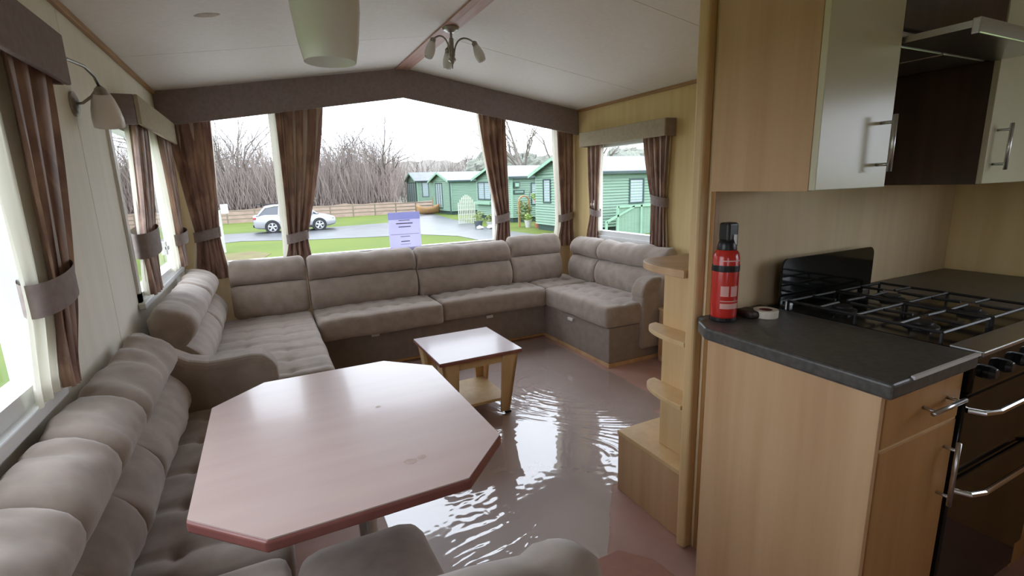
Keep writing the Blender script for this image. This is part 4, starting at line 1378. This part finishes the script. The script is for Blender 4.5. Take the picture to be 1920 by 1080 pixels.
# side ramp gate by the nearest lodge
gt = thing('ramp_gate', 'pale green boarded ramp gate with diagonal brace before the nearest lodge wall', 'gate', (14.6, 17.3, GZ))
for i in range(14):
    B(13.85 + i * .18, 14.025 + i * .18, 17.36, 17.39, GZ, .21).build('board', MT['clad'], gt)
mb = MB()
mb.add([(13.2, 17.3, -.42), (13.2, 17.3, -.32), (14.7, 17.3, .29), (14.7, 17.3, .19), (13.2, 17.35, -.42), (13.2, 17.35, -.32), (14.7, 17.35, .29), (14.7, 17.35, .19)],
       [(0, 1, 2, 3), (7, 6, 5, 4), (0, 4, 5, 1), (1, 5, 6, 2), (2, 6, 7, 3), (3, 7, 4, 0)])
mb.build('handrail', MT['clad_trim'], gt)
B(13.8, 16.4, 17.30, 17.36, .21, .30).build('top_rail', MT['clad_trim'], gt)
for x in (13.8, 15.1, 16.35):
    B(x - .045, x + .045, 17.3, 17.39, GZ, .32).build('post', MT['clad_trim'], gt)
B(13.16, 13.24, 17.3, 17.39, GZ, -.32).build('post', MT['clad_trim'], gt)

# ---- garden things in front of the lodges
tl = thing('garden_trellis', 'tall cream lattice garden screen before the second lodge', 'trellis', (11.6, 29.4, GZ))
for i in range(10):
    x = 10.95 + i * .12
    hh = 1.05 + .75 * math.sin(PI * (.12 + .76 * i / 9))
    B(x - .03, x + .03, 29.38, 29.42, GZ, GZ + hh).build('upright', MT['trellis'], tl)
for z in (.25, .55, .85, 1.1):
    B(10.92, 12.06, 29.42, 29.45, GZ + z, GZ + z + .07).build('crosspiece', MT['trellis'], tl)
for z, a, b_ in ((1.32, 11.05, 11.95), (1.55, 11.2, 11.8)):
    B(a, b_, 29.42, 29.45, GZ + z, GZ + z + .06).build('crosspiece', MT['trellis'], tl)

def leafy(mb, c, r, n, seed, size=.09, zs=1.0):
    rnd = random.Random(seed)
    for i in range(n):
        d = Vector((rnd.gauss(0, 1), rnd.gauss(0, 1), rnd.gauss(0, 1))).normalized() * r * rnd.uniform(.4, 1)
        p = Vector(c) + Vector((d.x, d.y, d.z * zs))
        u, v = cross_frame(Vector((rnd.gauss(0, 1), rnd.gauss(0, 1), rnd.gauss(0, 1))).normalized())
        s_ = size * rnd.uniform(.6, 1.3)
        mb.add([p - u * s_, p + v * s_ * .5, p + u * s_, p - v * s_ * .5], [(0, 1, 2, 3)])
    return mb
def pot(name, label, cat, x, y, r, h, m, leafm, lr, seed, group=None):
    t = thing(name, label, cat, (x, y, GZ), group)
    MB().lathe([(r * .7, 0), (r, h * .9), (r * 1.08, h * .92), (r * 1.08, h), (r * .85, h), (r * .8, h * .8), (.01, h * .8)], (x, y, GZ), 16).build('pot', MT[m], t)
    leafy(MB(), (x, y, GZ + h + lr * .6), lr, 60, seed).build('leaves', MT[leafm], t)
pot('potted_plant', 'dark potted shrub at the road edge, leftmost of the pots by the lattice screen', 'plant', 10.75, 25.8, .24, .4, 'darkpot', 'leaf', .36, 1)
pot('potted_plant', 'white stone pot with low greenery among the pots beside the road', 'plant', 11.35, 25.5, .22, .34, 'stone', 'leaf', .28, 2)
pot('potted_plant', 'slate pot with pale plant at the right end of the pots beside the road', 'plant', 11.85, 25.6, .24, .38, 'darkpot', 'limeleaf', .3, 3)
pot('potted_plant', 'pale stone pot with flowers at the foot of the garden arch', 'plant', 12.95, 24.0, .2, .4, 'stone', 'limeleaf', .22, 4)
pot('potted_plant', 'terracotta pot in front of the garden arch by the lodge corner', 'plant', 13.25, 23.4, .22, .3, 'terracotta', 'leaf', .22, 5)
def rock(label, x, y, r, seed):
    mb = MB()
    def fn(s, v):
        a, e = 2 * PI * s, PI * v
        d = Vector((math.cos(a) * math.sin(e), math.sin(a) * math.sin(e), -math.cos(e)))
        k = 1 + .3 * mnoise.noise(d * 1.6 + Vector((seed, 0, 0)))
        return (x + d.x * r * k, y + d.y * r * k, GZ + r * .45 + d.z * r * .6 * k)
    mb.grid(fn, 14, 9)
    tag(mb.build('garden_stone', MT['stone'], loc=(x, y, GZ)), label, 'stone')
rock('white boulder at the road edge, leftmost of the row before the pots', 10.45, 24.9, .2, 1)
rock('white boulder at the road edge, middle of the row before the pots', 11.05, 24.7, .24, 2)
rock('white boulder at the road edge, rightmost of the row before the pots', 11.6, 24.6, .22, 3)
ar = thing('garden_arch', 'wooden garden arch overgrown with green climber between the two right lodges', 'arch', (13.0, 24.6, GZ))
for x in (12.72, 13.35):
    B(x - .05, x + .05, 24.55, 24.65, GZ, .42).build('post', MT['boatwood'], ar)
mb = MB()
mb.tube([(12.72, 24.6, .40)] + [(13.035 - .315 * math.cos(PI * i / 8), 24.6, .42 + .28 * math.sin(PI * i / 8)) for i in range(9)] + [(13.35, 24.6, .40)], .05, 6)
mb.build('hoop', MT['boatwood'], ar)
mb = MB()
leafy(mb, (13.03, 24.6, -.15), .42, 260, 9, .10, 1.5)
mb.build('climber', MT['leaf'], ar)
hb = thing('hanging_basket', 'orange bucket planter with lime foliage hanging by the garden arch', 'planter', (13.45, 23.8, .45))
MB().lathe([(.12, .28), (.18, .52), (.16, .52)], (13.45, 23.8, 0), 16).build('bucket', MT['orange'], hb)
leafy(MB(), (13.30, 23.8, .70), .22, 70, 12).build('leaves', MT['limeleaf'], hb)
MB().tube([(13.45, 23.8, .52), (13.45, 23.8, .95), (13.36, 24.5, .95), (13.36, 24.6, .40)], .015, 6).build('bracket', MT['darkframe'], hb)
MB().tube([(13.30, 23.8, .70), (13.45, 23.8, .50)], .02, 6).build('stalk', MT['leaf'], hb)
bt = thing('boat_planter', 'small brown wooden boat planter on the grass before the third lodge', 'planter', (12.9, 42.2, GZ))
mb = MB()
def hull(s, v):
    x = -1.0 + 2.0 * s
    wd = .38 * math.sqrt(max(.0, 1 - (x / 1.02) ** 2)) + .02
    a = PI * v
    return (12.9 + x, 42.2 - wd * math.cos(a), GZ + .05 + .55 * (1 - math.sin(a)) * (1 + .4 * x * x) + .08 * x * x)
mb.grid(hull, 18, 10)
mb.build('hull', MT['boatwood'], bt, smooth=True, solid=.03)
B(12.7, 12.8, 41.86, 42.54, GZ + .42, GZ + .46).build('thwart', MT['boatwood'], bt)
MB().tube([(13.3, 42.2, GZ + .1), (13.35, 42.2, GZ + 1.5)], .04, 6).build('mast', MT['boatwood'], bt)

# hook-up post near the left corner of the window view
hp = thing('service_post', 'short grey service post with white box beyond the left end window', 'post', (-1.62, 23.0, GZ))
B(-1.72, -1.52, 22.94, 23.06, GZ, .70).build('post', MT['stone'], hp)
B(-1.50, -1.24, 22.90, 23.06, .55, .92).build('meter_box', MT['upvc'], hp, bevel=.02)

# ---- car
car = thing('car', 'silver white SUV parked on the road beyond the end windows', 'car', (1.68, 32.6, GZ))
CX, CY = 1.68, 32.55           # centre; nose towards +X, near flank at CY-.9
def car_sections():
    #   x, z low, z belt, half width low, half width belt
    return [(-2.24, .42, .98, .62, .66), (-2.20, .34, 1.02, .74, .76), (-2.05, .28, 1.06, .84, .84), (-1.6, .24, 1.06, .90, .88), (-.8, .22, 1.04, .91, .89),
            (0, .22, 1.02, .91, .89), (.8, .22, 1.01, .91, .89), (1.25, .23, .99, .91, .88), (1.7, .25, .93, .90, .84), (2.02, .30, .84, .84, .76), (2.18, .36, .76, .74, .66), (2.24, .44, .66, .60, .56)]
body = MB()
rings = []
for (x, zl, zb, wl0, wb0) in car_sections():
    ring = []
    zm = (zl + zb) / 2
    pts = [(-wl0 * .9, zl), (-wl0, zl + .08), (-wl0 * 1.01, zm), (-wb0 * .99, zb - .06), (-wb0 * .93, zb), (wb0 * .93, zb), (wb0 * .99, zb - .06), (wl0 * 1.01, zm), (wl0, zl + .08), (wl0 * .9, zl)]
    for (dy, z) in pts:
        ring.append((CX + x, CY + dy, GZ + z))
    rings.append(ring)
nR = len(rings[0])
vs = [p for r in rings for p in r]
fs = []
for i in range(len(rings) - 1):
    for j in range(nR):
        fs.append((i * nR + j, i * nR + (j + 1) % nR, (i + 1) * nR + (j + 1) % nR, (i + 1) * nR + j))
fs += [tuple(range(nR)), tuple(range((len(rings) - 1) * nR, len(rings) * nR))[::-1]]
body.add(vs, fs)
body.build('body', MT['carpaint'], car, smooth=True)
gh = MB()
# greenhouse: glass block with pillars and a painted roof above
secs = [(-2.08, 1.04, .74), (-1.62, 1.46, .66), (-1.1, 1.56, .64), (-.3, 1.60, .64), (.35, 1.55, .65), (.75, 1.36, .69), (1.28, 1.0, .78)]
ringg = []
for (x, zt, wt_) in secs:
    wbot = .84
    ringg.append([(CX + x, CY - wbot, GZ + 1.0), (CX + x, CY - wt_, GZ + zt - .02), (CX + x, CY + wt_, GZ + zt - .02), (CX + x, CY + wbot, GZ + 1.0)])
vs = [p for r in ringg for p in r]
fs = []
for i in range(len(ringg) - 1):
    for j in range(4):
        fs.append((i * 4 + j, i * 4 + (j + 1) % 4, (i + 1) * 4 + (j + 1) % 4, (i + 1) * 4 + j))
fs += [(0, 1, 2, 3), tuple(range(len(vs) - 4, len(vs)))[::-1]]
gh.add(vs, fs)
gh.build('glasshouse', MT['carglass'], car)
rf = MB()
rs = [s_ for s_ in secs if s_[0] < .5]
vs = []
for (x, zt, wt_) in rs[1:]:
    vs += [(CX + x, CY - wt_ - .03, GZ + zt - .06), (CX + x, CY - wt_ + .05, GZ + zt + .03), (CX + x, CY + wt_ - .05, GZ + zt + .03), (CX + x, CY + wt_ + .03, GZ + zt - .06)]
fs = []
for i in range(len(rs) - 2):
    for j in range(3):
        fs.append((i * 4 + j, i * 4 + j + 1, (i + 1) * 4 + j + 1, (i + 1) * 4 + j))
rf.add(vs, fs)
rf.build('roof', MT['carpaint'], car, solid=.03)
for sy in (-1, 1):
    for (xa, za, xb, zb_) in ((-2.0, 1.02, -1.55, 1.47), (-.9, 1.0, -.82, 1.54), (.12, 1.0, .1, 1.54), (1.2, 1.0, .42, 1.52)):
        MB().tube([(CX + xa, CY + sy * .85, GZ + za), (CX + xb, CY + sy * .665, GZ + zb_)], [.055, .045], 6).build('pillar', MT['carpaint'], car)
    MB().box(CX - 2.0, CX + .4, CY + sy * .52 - .02, CY + sy * .52 + .02, GZ + 1.63, GZ + 1.67).build('roof_rail', MT['black'], car)
    MB().rbox(CX + .75, CX + .95, CY + sy * .98 - .08, CY + sy * .98 + .08, GZ + 1.0, GZ + 1.14, .04, (3, 3, 3)).build('door_mirror', MT['carpaint'], car, smooth=True, weld=True)
    MB().box(CX + 1.85, CX + 2.12, CY + sy * .70 - .1, CY + sy * .70 + .1, GZ + .68, GZ + .80).build('headlamp', MT['chrome'], car, bevel=.02)
    MB().box(CX - 2.25, CX - 2.0, CY + sy * .72 - .1, CY + sy * .72 + .1, GZ + .82, GZ + .93).build('tail_lamp', MT['carred'], car, bevel=.02)
    MB().box(CX - 1.0, CX + 1.0, CY + sy * .90 - .02, CY + sy * .90 + .02, GZ + .24, GZ + .36).build('sill', MT['black'], car, bevel=.01)
    for wx in (-1.29, 1.26):
        yc = CY + sy * .80
        arch = MB().lathe([(.40, -.02), (.40, .125)], (CX + wx, yc, GZ + .36), 24, (0, sy, 0))
        arch.build('wheel_arch', MT['black'], car)
        wh = MB().lathe([(.22, 0), (.33, .0), (.345, .03), (.345, .12), (.33, .15), (.24, .152)], (CX + wx, yc, GZ + .345), 26, (0, sy, 0)).build('wheel', MT['rubber'], car)
        rm = MB()
        for k in range(5):
            a = 2 * PI * k / 5 + .3
            for da in (-.14, .14):
                rm.tube([(CX + wx, yc + sy * .16, GZ + .345), (CX + wx + .235 * math.cos(a + da), yc + sy * .155, GZ + .345 + .235 * math.sin(a + da))], [.035, .028], 6)
        rm.lathe([(.245, .148), (.245, .165), (.215, .165), (.215, .148)], (CX + wx, yc, GZ + .345), 26, (0, sy, 0), cap=False)
        rm.build('rim', MT['alloy'], wh)
MB().box(CX + 2.12, CX + 2.26, CY - .5, CY + .5, GZ + .46, GZ + .62).build('grille', MT['black'], car, bevel=.02)
MB().box(CX - 2.28, CX - 2.1, CY - .7, CY + .7, GZ + .36, GZ + .52).build('bumper', MT['black'], car, bevel=.03)
